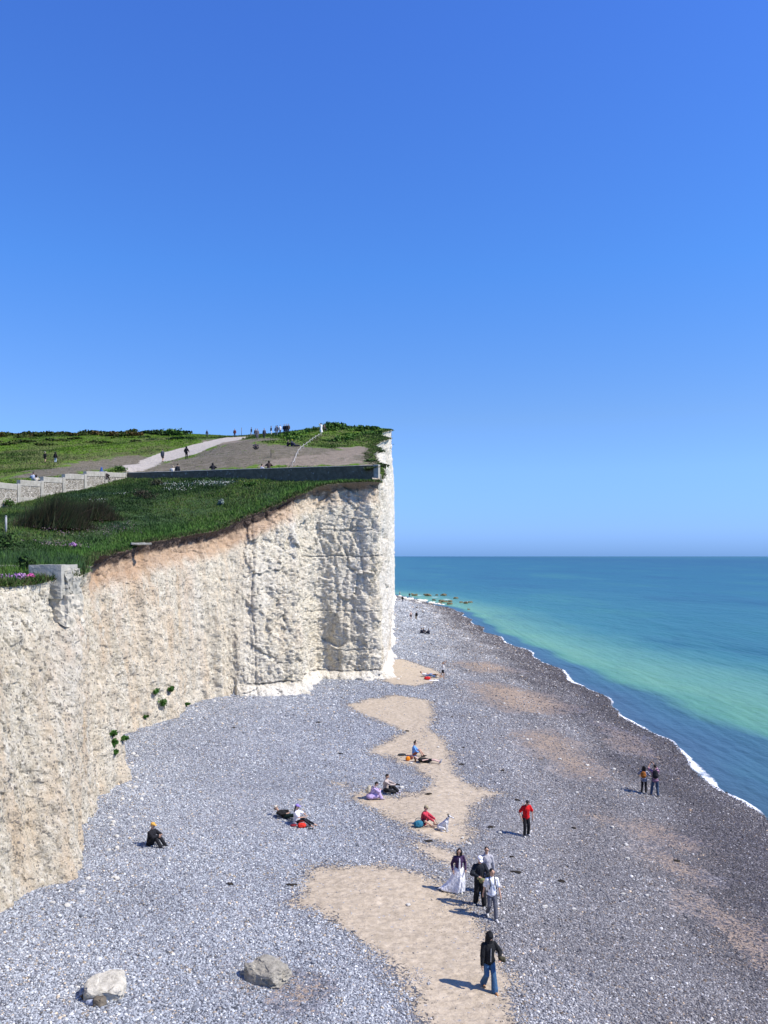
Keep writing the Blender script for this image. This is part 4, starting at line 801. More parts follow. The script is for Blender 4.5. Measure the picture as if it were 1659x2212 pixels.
# ================================================================== CLIFF
def cliff():
    nv = 300; nu = len(Bc); v = np.linspace(0, 1, nv)
    zt = np.where(Tc[:, 1] < 83, LO(Tc[:, 0], Tc[:, 1]), UP(Tc[:, 0], Tc[:, 1]))
    jn = sstep(81.5, 85, Tc[:, 1])*(uidx > 19); zt = np.where(uidx < 19, lo_z(Tc[:, 0], Tc[:, 1]), lo_z(Tc[:, 0], Tc[:, 1])*(1-jn)+up_z(Tc[:, 0], Tc[:, 1])*jn)
    zb = beach_z(Bc[:, 0], Bc[:, 1])-.5
    prof = v**1.15; ps = np.where(v < .8, .2*v/.8, .2+.8*(v-.8)/.2); wsd = sstep(19.6, 20.4, uidx)[:, None]; prof = prof[None, :]*(1-wsd)+ps[None, :]*wsd
    X = Bc[:, 0:1]+(Tc[:, 0]-Bc[:, 0])[:, None]*prof; Y = Bc[:, 1:2]+(Tc[:, 1]-Bc[:, 1])[:, None]*prof; Z = zb[:, None]+(zt-zb)[:, None]*v
    nb = np.stack([tanb[:, 1], -tanb[:, 0]], 1); k = np.ones(25)/25
    nb = np.stack([np.convolve(np.pad(nb[:, i], 12, 'edge'), k, 'valid') for i in (0, 1)], 1); nb /= np.linalg.norm(nb, axis=1)[:, None]
    NX = nb[:, 0:1]+0*X; NY = nb[:, 1:2]+0*X
    U = np.repeat(uidx[:, None], nv, 1)
    below = (zt[:, None]-Z)
    block = sstep(12.0, 13.5, U)                # hard jointed chalk of the headland
    side = sstep(19.0, 20.0, U)
    fade = sstep(0, .6, below)*sstep(0, .02, v)[None, :]
    x, y, z, fl = X.ravel(), Y.ravel(), Z.ravel(), fade.ravel()
    bl = block.ravel(); sdv = side.ravel()
    arc = np.cumsum(np.concatenate([[0], np.linalg.norm(np.diff(Bc, axis=0), axis=1)])); A = np.repeat(arc, nv)
    rib = fbm(A*.42, z*.05, s=81, o=4)*.75 + fbm(A*1.5, z*.12, s=82, o=3)*.28
    f1, f2, idv = worley(x*.55, y*.55, z*.42, 90); g1, g2, id2 = worley(x*1.5+.4*vnoise(x, y, z, 4), y*1.5, z*1.25, 93); h1, h2, id3 = worley(x*3.6, y*3.6, z*3.2, 96)
    def facet(sc_, szz, sd_, wob):
        a_ = x*sc_+wob*vnoise(x*sc_, y*sc_, z*sc_, sd_); b_ = y*sc_+wob*vnoise(y*sc_, z*sc_, x*sc_, sd_+1); c_ = z*sc_*szz+wob*vnoise(z*sc_, x*sc_, y*sc_, sd_+2)
        q1, q2, i_, tl = worley(a_, b_, c_, sd_, True)
        return ((i_-.5)*.38+tl*1.15)/sc_-.10/sc_*sstep(.10, 0, q2-q1)
    fac = facet(.45, 1.2, 120, .25)*.13+facet(1.15, .8, 130, .35)*.19+facet(2.7, .9, 140, .35)*.32+facet(6., .9, 160, .3)*.40+.22*(1-np.minimum(1, np.abs(vnoise(A*.55+.5*vnoise(A*.3, z*.3, s=7), z*.05, s=150))*7))*-1
    blocks = fac+0*(idv-.5)*.5+0*.12*sstep(0, .25, f2-f1) + 0*id2
    rub = fbm(x*2.2, y*2.2, z*1.8, s=84, o=4)*.22+(id3-.5)*.13+(id2-.5)*.12
    run = -np.abs(vnoise(A*.9+.6*vnoise(A*.2, z*.2, s=2), z*.07, s=86))*.45
    disp = rib*(1-.35*bl)+blocks*bl*.85*(1-.35*sdv)+(rub*.75+run*.8+.05)*(1-bl)
    disp -= .3*bl
    disp = np.where(sdv > .5, np.minimum(disp+.25*fbm(z*.5, A*.06, s=99, o=3), .8)*.85, disp)
    # buttress edge and bays of the near cliff
    disp += .9*np.exp(-((U.ravel()-7.05)/.22)**2)*sstep(.9, .2, np.tile(v, nu))*.8
    zr = (Z-zb[:, None]-.5).ravel()
    # foot: white apron that spreads at the headland, undercut groove above it
    foot = sstep(1.0, 0.0, zr)*(.35+.9*vnoise(A*.5, A*0, s=88)**2)
    foot = foot*(1-.6*sdv); disp += foot*(.25+.75*bl)+ sstep(1.15, 0., zr)*bl*.5*sstep(.0, .4, vnoise(A*.35, A*0, s=89)+.25)
    def groove(z0, w, u0, u1, wob=.12):
        return np.exp(-((z-(z0+wob*vnoise(A*.5, A*0, s=int(z0*10))+.05*vnoise(A*2, A*0, s=3)))/w)**2)*sstep(u0-.05, u0+.05, U.ravel())*sstep(u1+.05, u1-.05, U.ravel())
    gv = groove(3.45, .07, 13, 15.9)+groove(3.1, .06, 16.2, 19.2)+.8*groove(14.0, .06, 15.8, 20)+.5*groove(16.4, .05, 16.5, 20)+.6*groove(8.7, .05, 16.2, 19.3)+.5*groove(5.0, .05, 13.2, 19.3)+.35*groove(11.4, .05, 16, 19.6)
    disp -= gv*.18
    lip = .25*sstep(.35, .05, below.ravel())-.35*sstep(0.2, .9, below.ravel())*sstep(2.6, 1.2, below.ravel())*(1-sdv)
    disp = disp*fl+lip*(1-sstep(5, 4, U.ravel()))
    x = x+NX.ravel()*disp; y = y+NY.ravel()*disp; z2 = z+.10*(id2-.5)*fl*bl
    top = np.tile(v, nu) > .999; z2 = np.where(top, z-.06, z2); x = np.where(top, X.ravel()-NX.ravel()*.5, x); y = np.where(top, Y.ravel()-NY.ravel()*.5, y)
    u = U.ravel()
    fresh = np.clip(sstep(19.1, 19.7, u)*(.55+.4*fbm(A*.2, z*.35, s=106))+foot*bl*.5+sstep(1.1, .6, zr)*bl*.4 + .30*bl*sstep(.1, .5, vnoise(A*.7, z*.25, s=101))+.25*(1-bl)*sstep(0., .5, fbm(A*.5, z*.1, s=102)), 0, 1)
    ochre = (1-bl)*(.10+.45*sstep(9, 2, below.ravel()))*sstep(-.1, .35, fbm(A*.35, z*.06, s=103)+.12)+.55*bl*sstep(.25, .5, fbm(A*.6, z*.4, s=104))*(1-sdv)
    grey = bl*(1-sdv)*.9+.55*(1-bl)*sstep(-.05, .4, fbm(A*.3, z*.15, s=105))+.9*sstep(2.2, 1.2, below.ravel())*sstep(6.9, 6.2, u)
    soil = sstep(6.6, 7.4, u)*(1-sstep(13.5, 16.5, u)*.55)*(1-sdv*.9)
    rubb = 1-.65*bl
    o = mesh_np('chalk_cliff', np.stack([x, y, z2], 1), grid_faces(nu, nv)[:, ::-1], M_CH, smooth=True,
                attrs={'below': below.ravel()+.0*u, 'fresh': fresh, 'ochre': np.clip(ochre, 0, 1), 'greyish': np.clip(grey, 0, 1), 'flint': np.clip(gv, 0, 1), 'soil': soil, 'rubbly': rubb})
    tag(o, kind='structure'); return o
from mathutils.bvhtree import BVHTree
_c = cliff().data; _v = np.zeros(len(_c.vertices)*3, np.float32); _c.vertices.foreach_get('co', _v); _i = np.zeros(len(_c.loops), np.int32); _c.loops.foreach_get('vertex_index', _i)
CB = BVHTree.FromPolygons(_v.reshape(-1, 3).tolist(), _i.reshape(-1, 4).tolist())
def cliff_hit(px, py):
    d = Vector(((px-CX)/F, 1, -(py-HY)/F)).normalized(); h = CB.ray_cast(Vector((0, 0, CZ)), d); g = beach_at(px, py)
    return h[0] if h[0] is not None and h[0].y < g.y else g
# ================================================================== TERRAIN
PATH = [[(262, 1012), (300, 996), (350, 978), (400, 966), (440, 955), (490, 945), (535, 943), (520, 950), (482, 956), (460, 965), (425, 980), (400, 986), (362, 996), (345, 1003), (325, 1012), (300, 1019), (275, 1019)]]
BARE = [[(720, 972), (745, 966), (782, 964), (797, 975), (780, 985), (735, 990), (690, 988)], [(560, 1004), (600, 992), (660, 985), (740, 992), (800, 998), (800, 1003), (680, 1006), (560, 1009)], [(440, 952), (500, 950), (540, 951), (500, 957), (462, 962)]]
WORN = [[(280, 1018), (350, 1000), (430, 980), (480, 962), (560, 960), (640, 962), (700, 968), (800, 975), (812, 1000), (812, 1004), (500, 1012), (280, 1020)], [(0, 1050), (60, 1020), (150, 1000), (260, 985), (420, 975), (400, 985), (250, 1010), (120, 1030)], [(430, 948), (560, 946), (600, 950), (500, 965)]]
def upw(poly): return [tuple(up_at(*q)[:2]) for q in poly]
PATHW, BAREW, WORNW = [upw(q) for q in PATH], [upw(q) for q in BARE], [upw(q) for q in WORN]
def sdm(x, y, L):
    r = np.full(x.shape, -9.)
    for q in L: r = np.maximum(r, poly_sd(x, y, q)[0])
    return np.clip(r, -4, 4)
def up_attrs(x, y): return {'path': sdm(x, y, PATHW), 'bare': sdm(x, y, BAREW), 'worn': sdm(x, y, WORNW)}
xs = np.concatenate([np.arange(-260, -110, 4), np.arange(-110, -36, 1.), np.arange(-36, 6, .4)]); ys = np.concatenate([np.arange(-3, 70, 3), np.arange(70, 125, .5), np.arange(125, 240, 1.), np.arange(240, 432, 6)])
tag(terrain('downland_hill', xs, ys, UPPOLY, up_z, M_UP, up_attrs), kind='structure')
xs = np.arange(-60, 2, .33); ys = np.concatenate([np.arange(-25, 25, 1.), np.arange(25, 97, .33)])
tag(terrain('meadow_slope', xs, ys, LOPOLY, lo_z, M_LO, lambda x, y: {}), kind='structure')
# ================================================================== WALLS ON THE DOWN
def m_conc(name, a, b, spots=.0):
    t = NT(name); p = t.pos()
    c = t.ramp(t.noise(p, 2.2, 6, .7), [(.3, a), (.7, b)])
    c = t.mix(t.math('MULTIPLY', t.ss(.60, .68, t.noise(p, 3.1, 4, .6)), spots), c, (.62, .61, .57))
    return t.done(c, t.bump(t.noise(p, 9, 5, .7), .04, .8), .95)
def m_flint():
    t = NT('flint_masonry'); p = t.scale(t.pos(), (1, 1, 1.7))
    v = t.n('TexVoronoi'); t.put(v.inputs['Vector'], p); v.inputs['Scale'].default_value = 6.0
    r = t.sep(v.outputs['Color'])[0]
    c = t.ramp(r, [(.0, (.20, .19, .16)), (.3, (.40, .375, .31)), (.6, (.54, .51, .43)), (1, (.66, .63, .56))])
    e = t.vor(p, 6.0, 'DISTANCE_TO_EDGE'); c = t.mix(t.ss(.09, .03, e), c, (.20, .17, .13))
    return t.done(c, t.bump(t.ss(0, .2, e), .06, 1.), .9)
M_DARKC = m_conc('weathered_concrete', (.10, .075, .046), (.21, .165, .108), .3); M_CONC = m_conc('grey_concrete', (.26, .25, .21), (.42, .405, .35), .35); M_FL = m_flint()
M_PALEC = m_conc('pale_concrete', (.30, .29, .25), (.44, .43, .37))
def slab(name, a, b, z0a, z0b, z1a, z1b, th, mat, parent=None, n=24, rough=0.):
    """upright slab along plan line a-b between two heights, densely cut so its arrises can be worn"""
    a = np.array(a, float); b = np.array(b, float); d = (b-a)/np.linalg.norm(b-a); nn = np.array([-d[1], d[0]])
    vs = []
    for i in range(n+1):
        t = i/n; p = a+(b-a)*t; lo_, hi = z0a+(z0b-z0a)*t, z1a+(z1b-z1a)*t
        hi += rough*float(vnoise(np.array([i*.37]), np.array([a[0]]), s=5)[0])
        for (o, zz) in ((-th/2, lo_), (-th/2, hi-.03), (-th/2+.03, hi), (th/2-.03, hi), (th/2, hi-.03), (th/2, lo_)):
            q = p+nn*o; vs.append((q[0], q[1], zz))
    fs = []
    for i in range(n):
        for k in range(6):
            j = (k+1) % 6; fs.append((i*6+k, i*6+j, (i+1)*6+j, (i+1)*6+k))
    bm = bmesh.new(); V = [bm.verts.new(v) for v in vs]
    for f in fs: bm.faces.new([V[k] for k in f])
    bm.faces.new(V[:6]); bm.faces.new(V[-6:][::-1]); bmesh.ops.recalc_face_normals(bm, faces=bm.faces)
    return bm_obj(name, bm, mat, parent)
rt = empty('retaining_wall', (WALL_R[0], WALL_R[1], 21.5)); tag(rt, 'long dark concrete wall running level across the meadow to the cliff edge', 'wall')
def rel(o, root):
    o.matrix_parent_inverse = Matrix.Translation(-Vector(root.location)); return o
rel(slab('wall_face', WALL_C+np.array([.1, 0]), WALL_R-np.array([.35, -.15]), 21.0, 20.0, 23.42, 23.0, .34, M_DARKC, rt, 60, .03), rt)
rel(slab('coping', WALL_C+np.array([.1, 0]), WALL_R-np.array([.35, -.15]), 23.425, 23.005, 23.5, 23.08, .42, M_CONC, rt, 60, .02), rt)
rel(slab('end_pier', WALL_R-np.array([.345, -.148]), WALL_R+np.array([.12, -.05]), 20.0, 20.0, 23.1, 23.1, .46, M_CONC, rt, 3), rt)
def wt(t): return WALL_C+(WALL_L-WALL_C)*t
fw = empty('flint_wall', (*wt(1), 18.3)); tag(fw, 'pale flint wall stepping down the slope in bays framed by concrete piers', 'wall')
secs = [(0, .205, 23.42, 23.1), (.205, .389, 23.1, 22.78), (.389, .565, 22.4, 22.14), (.565, .727, 21.7, 21.5), (.727, .886, 21.04, 20.88), (.886, 1.25, 20.46, 20.3), (1.25, 1.7, 19.6, 19.4), (1.7, 2.4, 18.8, 18.5)]
for t0, t1, za, zb_ in secs:
    a, b = wt(t0), wt(t1); d = (b-a)/np.linalg.norm(b-a)
    a2 = a+d*.45
    rel(slab('flint_panel', a2, b, za-3.2, zb_-3.2, za-.505, zb_-.505, .30, M_FL, fw, 8), fw)
    rel(slab('coping', a2, b, za-.5, zb_-.5, za, zb_, .38, M_CONC, fw, 8, .03), fw)
    rel(slab('plinth', a2, b, za-4.2, zb_-4.2, za-1.55, zb_-1.55, .36, M_CONC, fw, 8, .05), fw)
    rel(slab('pier', a, a2-d*.005, za-4.2, za-4.2, za+.06, za+.06, .48, M_CONC, fw, 2), fw)
# concrete remains at the brink
blk = empty('concrete_footing', W(118, 1300, 35.0)); tag(blk, 'broken grey concrete footing jutting out of the cliff top with a ragged side', 'ruin')
def chunk(name, c, size, mat, parent, seed, amp=.05, cuts=5, rotz=0.):
    bm = bmesh.new(); bmesh.ops.create_cube(bm, size=1); bmesh.ops.subdivide_edges(bm, edges=bm.edges, cuts=cuts, use_grid_fill=True)
    for v in bm.verts:
        p = Vector((v.co.x*size[0], v.co.y*size[1], v.co.z*size[2])); q = np.array([p.x*2.3+seed, p.y*2.3, p.z*2.3])
        nz = [float(fbm(q[0:1]*1.6+k*9, q[1:2]*1.6, q[2:3]*1.6, seed+k, 4, .65)[0])*1.6 for k in range(3)]
        v.co = p+Vector(nz)*amp
    bmesh.ops.rotate(bm, verts=bm.verts, matrix=Matrix.Rotation(rotz, 3, 'Z')); bmesh.ops.translate(bm, verts=bm.verts, vec=c)
    o = bm_obj(name, bm, mat, None)
    if parent: o.parent = parent; o.matrix_parent_inverse = Matrix.Translation(-Vector(parent.location))
    return o
D0 = 33.4
def Wc(px, py, D): return Vector(W(px, py, D))
chunk('upper_slab', Wc(116, 1243, D0+1.0), (1.36, 1.5, .88), M_PALEC, blk, 3, .018, 6, R(-4))
chunk('lower_slab', Wc(113, 1275, D0+.95), (1.42, 1.5, .62), M_CONC, blk, 8, .05, 9, R(-4))
chunk('broken_pier', Wc(150, 1262, D0+1.1), (.30, 1.2, 1.3), M_CONC, blk, 14, .13, 12, R(-6))
chunk('rubble_base', Wc(122, 1318, D0+1.15), (1.6, 1.7, 1.25), m_conc('rubble', (.32, .29, .23), (.66, .61, .50)), blk, 22, .12, 12)
lg = tag(chunk('concrete_slab', Wc(26, 1223, 36.0), (2.3, .6, .08), M_CONC, None, 31, .02, 6, R(4)), 'thin flat concrete slab lying level behind the pink flowers at the cliff brink', 'slab')
tag(chunk('paving_slab', Wc(292/1.0*0+305, 1175.0, 56.5), (1.3, .9, .14), M_CONC, None, 37, .05, 5, R(20)), 'small pale paving slab poking out of the turf at the cliff edge', 'slab')
# posts
def post(name, label, at, h, r, mat, grp=None):
    bm = bmesh.new(); p = Vector(at); bm_cyl(bm, (0, 0, -.3), (0, 0, h), r, r*.9, 8); bm_cyl(bm, (0, 0, h), (0, 0, h+r*.9), r*1.15, r*.3, 8)
    o = bm_obj(name, bm, mat, None, True); o.location = p; tag(o, label, 'post', grp); return o
M_WOOD = m_conc('weathered_wood', (.10, .085, .065), (.20, .17, .13)); M_METAL = m_conc('grey_metal', (.24, .25, .26), (.36, .37, .38))
post('metal_post', 'short grey metal post standing in the meadow at the left edge beside a dark bush', lo_at(13, 1150), 1.0, .07, M_METAL)
pk = up_at(521.8, 941.5); post('wooden_post', 'lone thin wooden post on the skyline at the top of the chalk path', pk, 1.9, .06, M_WOOD)
sg = up_at(585.5, 989); sr = empty('notice_board', sg); tag(sr, 'small brown notice board on a post in the worn turf behind the dark wall', 'sign')
bm = bmesh.new(); bm_box(bm, (0, 0, .45), (.09, .09, 1.1)); bm_obj('post', bm, M_WOOD, sr)
bm = bmesh.new(); bm_box(bm, (.2, -.06, .72), (.42, .03, .38), Matrix.Rotation(R(25), 3, 'Z'), .005); bm_obj('panel', bm, C(.16, .15, .09), sr)
# rope fence
fp = [(632, 1008), (637, 1000), (640, 990), (644, 981), (649.7, 973.6), (656, 968.5), (663, 963.5), (670, 957.5), (675, 953.5), (682, 948.5), (689, 944.5), (694, 941.5), (695, 934)]
fr = empty('rope_fence', up_at(*fp[0])); tag(fr, 'line of short pale posts strung with white rope climbing the down', 'fence')
P3 = [up_at(*q) for q in fp]; off = Vector(fr.location)
for q in P3:
    bm = bmesh.new(); bm_cyl(bm, (0, 0, -.2), (0, 0, .62), .04, .035, 6); bm_obj('post', bm, C(.50, .46, .40), fr).location = q-off
bm = bmesh.new()
for a, b in zip(P3[:-1], P3[1:]):
    L = [a.lerp(b, k/6)+Vector((0, 0, .52-.5*(k/6)*(1-k/6))) for k in range(7)]
    for u, v in zip(L[:-1], L[1:]): bm_cyl(bm, u-off, v-off, .018, None, 5)
bm_obj('rope', bm, C(.66, .64, .60), fr)

# ================================================================== VEGETATION
def m_leaf(name, rough=.75, trans=.25):
    t = NT(name); c = t.attr('col', True); t.b.inputs['Transmission Weight'].default_value = 0
    t.b.inputs['Specular IOR Level'].default_value = .15
    return t.done(c, None, rough)
M_LEAF, M_GRASS, M_STEM = m_leaf('leaves'), m_leaf('grass_blades'), C(.06, .045, .03)
def leaf_mesh(name, P, size, cols, mat, parent=None, upb=0., lens=1.6):
    n = len(P); a = RNG.normal(size=(n, 3)); a[:, 2] += upb; a /= np.linalg.norm(a, axis=1)[:, None]
    b = np.cross(a, RNG.normal(size=(n, 3))); b /= np.linalg.norm(b, axis=1)[:, None]
    s = size*(.6+.8*RNG.random((n, 1))); a = a*s*lens/2; b = b*s/2
    V = np.stack([P-a, P+b, P+a, P-b], 1).reshape(-1, 3)
    return mesh_np(name, V, np.arange(4*n).reshape(n, 4), mat, parent, False, cols={'col': np.repeat(cols, 4, 0)})
def pick(n, pal):
    pal = np.array(pal, float); w = RNG.random((n, 1)); i = RNG.integers(0, len(pal), n); j = RNG.integers(0, len(pal), n)
    return pal[i]*w+pal[j]*(1-w)
GREEN = [(.03, .075, .012), (.055, .125, .02), (.09, .18, .035), (.02, .05, .012)]
DARKG = [(.014, .035, .010), (.028, .062, .016), (.05, .10, .022), (.012, .022, .010)]
def bush(loc, w, h, pal, name='bush', label=None, cat='bush', group=None, n=500, leaf=.12, lobes=6, upb=.3, sink=.1, d=None):
    root = empty(name, loc, RNG.random()*6); tag(root, label, cat, group)
    d = d or w*.8; Ps = []; cs = []
    for k in range(lobes):
        c = np.array([(RNG.random()-.5)*w*.65, (RNG.random()-.5)*d*.65, h*(.30+.35*RNG.random())]); r = np.array([w*.30, d*.30, h*.34])*(.7+.6*RNG.random())
        q = RNG.normal(size=(n//lobes, 3)); q /= np.linalg.norm(q, axis=1)[:, None]; q *= (RNG.random((len(q), 1))**.45)
        p = c+q*r; Ps.append(p); tone = .75+.5*RNG.random(); cs.append(pick(len(p), pal)*tone)
    P = np.concatenate(Ps); cc = np.concatenate(cs); m = P[:, 2] > -.05
    leaf_mesh('foliage', P[m], leaf, cc[m], M_LEAF, root, upb)
    bm = bmesh.new()
    for k in range(5):
        a = RNG.random()*6.28; bm_cyl(bm, (0, 0, -sink), (math.cos(a)*w*.22, math.sin(a)*d*.22, h*.55), max(.012, w*.012), .006, 5)
    bm_obj('stem', bm, M_STEM, root)
    return root
def blades(P, h, w, lean, per):
    n = len(P)*per; B = np.repeat(P, per, 0)+np.c_[RNG.normal(size=(n, 2))*np.repeat(w*2.2, per)[:, None], np.zeros(n)]
    H = np.repeat(h, per)*(.5+.8*RNG.random(n)); Wd = np.repeat(w, per); an = RNG.random(n)*6.283
    s = np.c_[np.cos(an), np.sin(an), np.zeros(n)]*Wd[:, None]/2
    ln = np.c_[RNG.normal(size=(n, 2))*lean, np.ones(n)]; ln /= np.linalg.norm(ln, axis=1)[:, None]
    tip = B+ln*H[:, None]; mid = B+ln*H[:, None]*.5
    V = np.stack([B-s, B+s, mid+s*.8, tip], 1).reshape(-1, 3)
    return V, np.arange(4*n).reshape(n, 4)
def grass(name, P, h, w, cols, per=5, lean=.35, label=None):
    P = P-np.array([0, 0, .03]); V, Fc = blades(P, h, w, lean, per)
    o = mesh_np(name, V, Fc, M_GRASS, None, False, cols={'col': np.repeat(cols, per*4, 0)*(.7+.6*np.repeat(RNG.random((len(P)*per, 1)), 4, 0))})
    return tag(o, label or 'rough green grass', 'grass', kind='stuff')
# meadow below the wall
def sample(poly, n, x0, x1, y0, y1, mind=.05):
    x = RNG.uniform(x0, x1, n); y = y0+(y1-y0)*RNG.random(n)
    m = poly_sd(x, y, poly)[0] > mind; return x[m], y[m]
x, y = sample(LOPOLY, 90000, -40, 0, 28, 95)
pxs = CX+F*x/y; m = pxs > -30; x, y = x[m], y[m]; z = lo_z(x, y)
n1 = fbm(x*.22, y*.12, s=201, o=3); n2 = vnoise(x*.9, y*.9, s=202)
ed = poly_sd(x, y, LOPOLY[:ei+1], False)[0]
cols = pick(len(x), [(.010, .026, .007), (.022, .055, .013), (.04, .085, .018), (.016, .036, .014)])
lt = sstep(-.15, .35, n1)[:, None]; cols = cols*(1-lt)+pick(len(x), [(.055, .12, .018), (.04, .095, .014), (.09, .135, .03), (.10, .11, .045)])*lt
bl_ = sstep(.1, .5, fbm(x*.3+9, y*.2, s=203))[:, None]*.35; cols = cols*(1-bl_)+pick(len(x), [(.028, .06, .038), (.045, .085, .06)])*bl_
br = sstep(4, .5, ed)[:, None]*.8; cols = cols*(1-br)+pick(len(x), [(.06, .15, .02), (.045, .12, .018), (.09, .17, .035)])*br
grass('meadow_grass', np.c_[x, y, z], .12+.12*np.clip(n2+.6, 0, 1.5)+.08*(ed < 3), .022+.0006*y, cols, 4, .4, 'long dark green grass covering the slope below the wall')
# turf fringe drooping over the brink
ii = RNG.integers(0, np.searchsorted(uidx, 19.5), 9000); ii = ii[uidx[ii] > 2.6]; e = Tc[ii]; q = nrm_t[ii]*(RNG.random((len(ii), 1))*.35-.25)
x = e[:, 0]+q[:, 0]; y = e[:, 1]+q[:, 1]; z = lo_z(x, y)-.05
grass('edge_grass', np.c_[x, y, z], .16+.2*RNG.random(len(x)), .03+.0005*y, pick(len(x), [(.05, .11, .02), (.03, .07, .014), (.10, .13, .04), (.07, .05, .03)]), 5, .8, 'ragged turf hanging over the crumbling soil of the near cliff edge')
ii = RNG.integers(np.searchsorted(uidx, 19.5), np.searchsorted(uidx, 27.5), 5000); e = Tc[ii]; q = nrm_t[ii]*(RNG.random((len(ii), 1))*1.3-1.2)
x = e[:, 0]+q[:, 0]; y = e[:, 1]+q[:, 1]; z = up_z(x, y)-.05
grass('brink_grass', np.c_[x, y, z], .08+.16*RNG.random(len(x)), .03+.0004*y, pick(len(x), [(.045, .08, .02), (.03, .055, .014), (.07, .11, .03), (.05, .045, .02)]), 5, .7, 'dark turf along the seaward brink of the headland')
# upper down
x = RNG.uniform(-115, 1.5, 120000); y = 76+165*RNG.random(len(x))**1.2
m = (poly_sd(x, y, UPPOLY)[0] > .2) & (CX+F*x/y > -20); x, y = x[m], y[m]
pa, wo, ba = sdm(x, y, PATHW), sdm(x, y, WORNW), sdm(x, y, BAREW)
keep = (pa < -.3) & (ba < -.2) & ((wo < .3+2*vnoise(x*.3, y*.3, s=5)) | (RNG.random(len(x)) < .12)); x, y, wo = x[keep], y[keep], wo[keep]; z = up_z(x, y)
n1 = fbm(x*.09, y*.05, s=211, o=4); cols = pick(len(x), [(.05, .105, .008), (.08, .165, .010), (.12, .22, .015)])
dk = sstep(-.08, .28, n1)[:, None]; cols = cols*(1-dk)+pick(len(x), [(.022, .05, .008), (.04, .08, .012)])*dk
ol = sstep(.0, .4, fbm(x*.1+4, y*.07, s=212))[:, None]*.7; cols = cols*(1-ol)+pick(len(x), [(.12, .14, .05), (.16, .16, .07)])*ol
grass('down_grass', np.c_[x, y, z], np.where(wo > -1, .07, .16+.16*np.clip(n1+.3, 0, 1)), .03+.0006*y, cols, 3, .5, 'short bright green grass on the open down')
# gorse and scrub on the skyline
gl = 'dense low gorse bush among the scrub along the skyline of the down'
for i in list(range(39))+list(range(39, 78, 2)):
    px = -10+(i % 39)*10.8+RNG.uniform(-4, 4); D = RNG.uniform(205, 232) if i < 39 else RNG.uniform(180, 210); xx = (px-CX)/F*D; zz = float(up_z(np.array([xx]), np.array([D]))[0])
    pal = [(.04, .07, .012), (.07, .08, .02), (.02, .035, .008)] if i % 4 else [(.075, .055, .02), (.05, .045, .018), (.10, .07, .015)]
    if px > 300: pal = DARKG
    w_ = RNG.uniform(3.0, 5.5)
    bush((xx, D, zz-.4), w_, RNG.uniform(.9, 1.7)*(1 if i < 39 else .6), pal, 'gorse_bush', gl, 'bush', 'gorse bushes along the skyline', 420, .34, 7)
for px, py, w_, h_, lab in ((372, 941, 5.0, 2.2, 'tallest rounded green bush on the skyline left of the path'), (735, 926, 6.5, 1.4, 'rounded green bramble mound on the skyline right of the woman in white'), (788, 927, 7, 1.0, 'low wide green bramble by the far end of the headland')):
    q = up_at(px, py); bush(q-Vector((0, 0, .3)), w_, h_, GREEN, 'bush', lab, 'bush', None, 900, .3, 8)
bgl = 'bright green bramble thicket on the mound beside the rope fence'
for px, py in ((612, 944), (630, 941), (648, 938), (664, 934), (640, 948), (660, 944), (676, 930), (712, 926), (722, 929), (752, 928), (768, 930), (758, 940), (738, 948), (720, 953), (775, 944), (790, 938), (806, 936)):
    q = up_at(px, py); bush(q-Vector((0, 0, .5)), RNG.uniform(3, 4.5), RNG.uniform(.7, 1.2), [(.06, .13, .02), (.09, .18, .03), (.03, .07, .014)], 'bramble', bgl, 'bush', 'brambles on the headland mound', 380, .26, 6)
for px, py in ((803, 996), (822, 1003), (815, 1008), (816, 972)):
    q = up_at(px, py); bush(q-Vector((0, 0, .35)), RNG.uniform(1.2, 1.8), RNG.uniform(.35, .6), DARKG, 'turf_hummock', 'dark shaggy hummock of turf at the seaward brink', 'plant', 'turf hummocks along the seaward brink', 260, .16, 5)
# meadow shrubs
for px, py, w_, h_, pal, nm, lab in ((64, 1077, 1.5, .9, GREEN, 'bush', 'leafy green bush against the lit flint wall near its second bay'), (20, 1095, 1.5, .8, GREEN, 'bush', 'small bush at the foot of the flint wall at the left edge'),
    (12, 1190, 1.5, 1.35, DARKG, 'bush', 'dark glossy bush at the left edge beside the metal post'), (476, 1092, .8, .75, [(.16, .20, .17), (.28, .33, .29)], 'silver_plant', 'silvery grey leafed plant in the dark meadow'),
    (592, 1034, 1.9, 1.4, GREEN, 'bush', 'green bush rising over the middle of the dark wall'), (739, 1034, .9, 1.2, [(.09, .10, .05), (.05, .07, .03)], 'bush', 'sparse straggling shrub against the right part of the dark wall'),
    (674, 1037, 1.1, .7, GREEN, 'bush', 'small round bush at the wall foot right of the taller green bush'), (768, 1036, 1.0, .6, GREEN, 'bush', 'low green bush near the right end of the dark wall'), (62, 1229, .95, .75, DARKG, 'bush', 'dark leafy plant growing beside the broken concrete footing'),
    (540, 1050, 1.4, .6, GREEN, 'bush', 'low green shrub in the meadow below the middle of the dark wall'), (335, 1050, 1.6, .9, [(.05, .05, .03), (.07, .075, .04)], 'bush', 'small brownish shrub near the left end of the dark wall'),
    (318, 1077, 2.4, 1.1, [(.045, .035, .025), (.03, .04, .02)], 'bush', 'dead looking brown shrub in the middle of the meadow')):
    q = lo_at(px, py); bush(q-Vector((0, 0, .1)), w_, h_, pal, nm, lab, 'plant' if nm != 'bush' else 'bush', None, 500, .09, 6)
q = up_at(263, 1018); bush(q, 1.6, .7, GREEN, 'bush', 'small bush behind the flint wall where the chalk path ends', 'bush', None, 350, .1, 5)
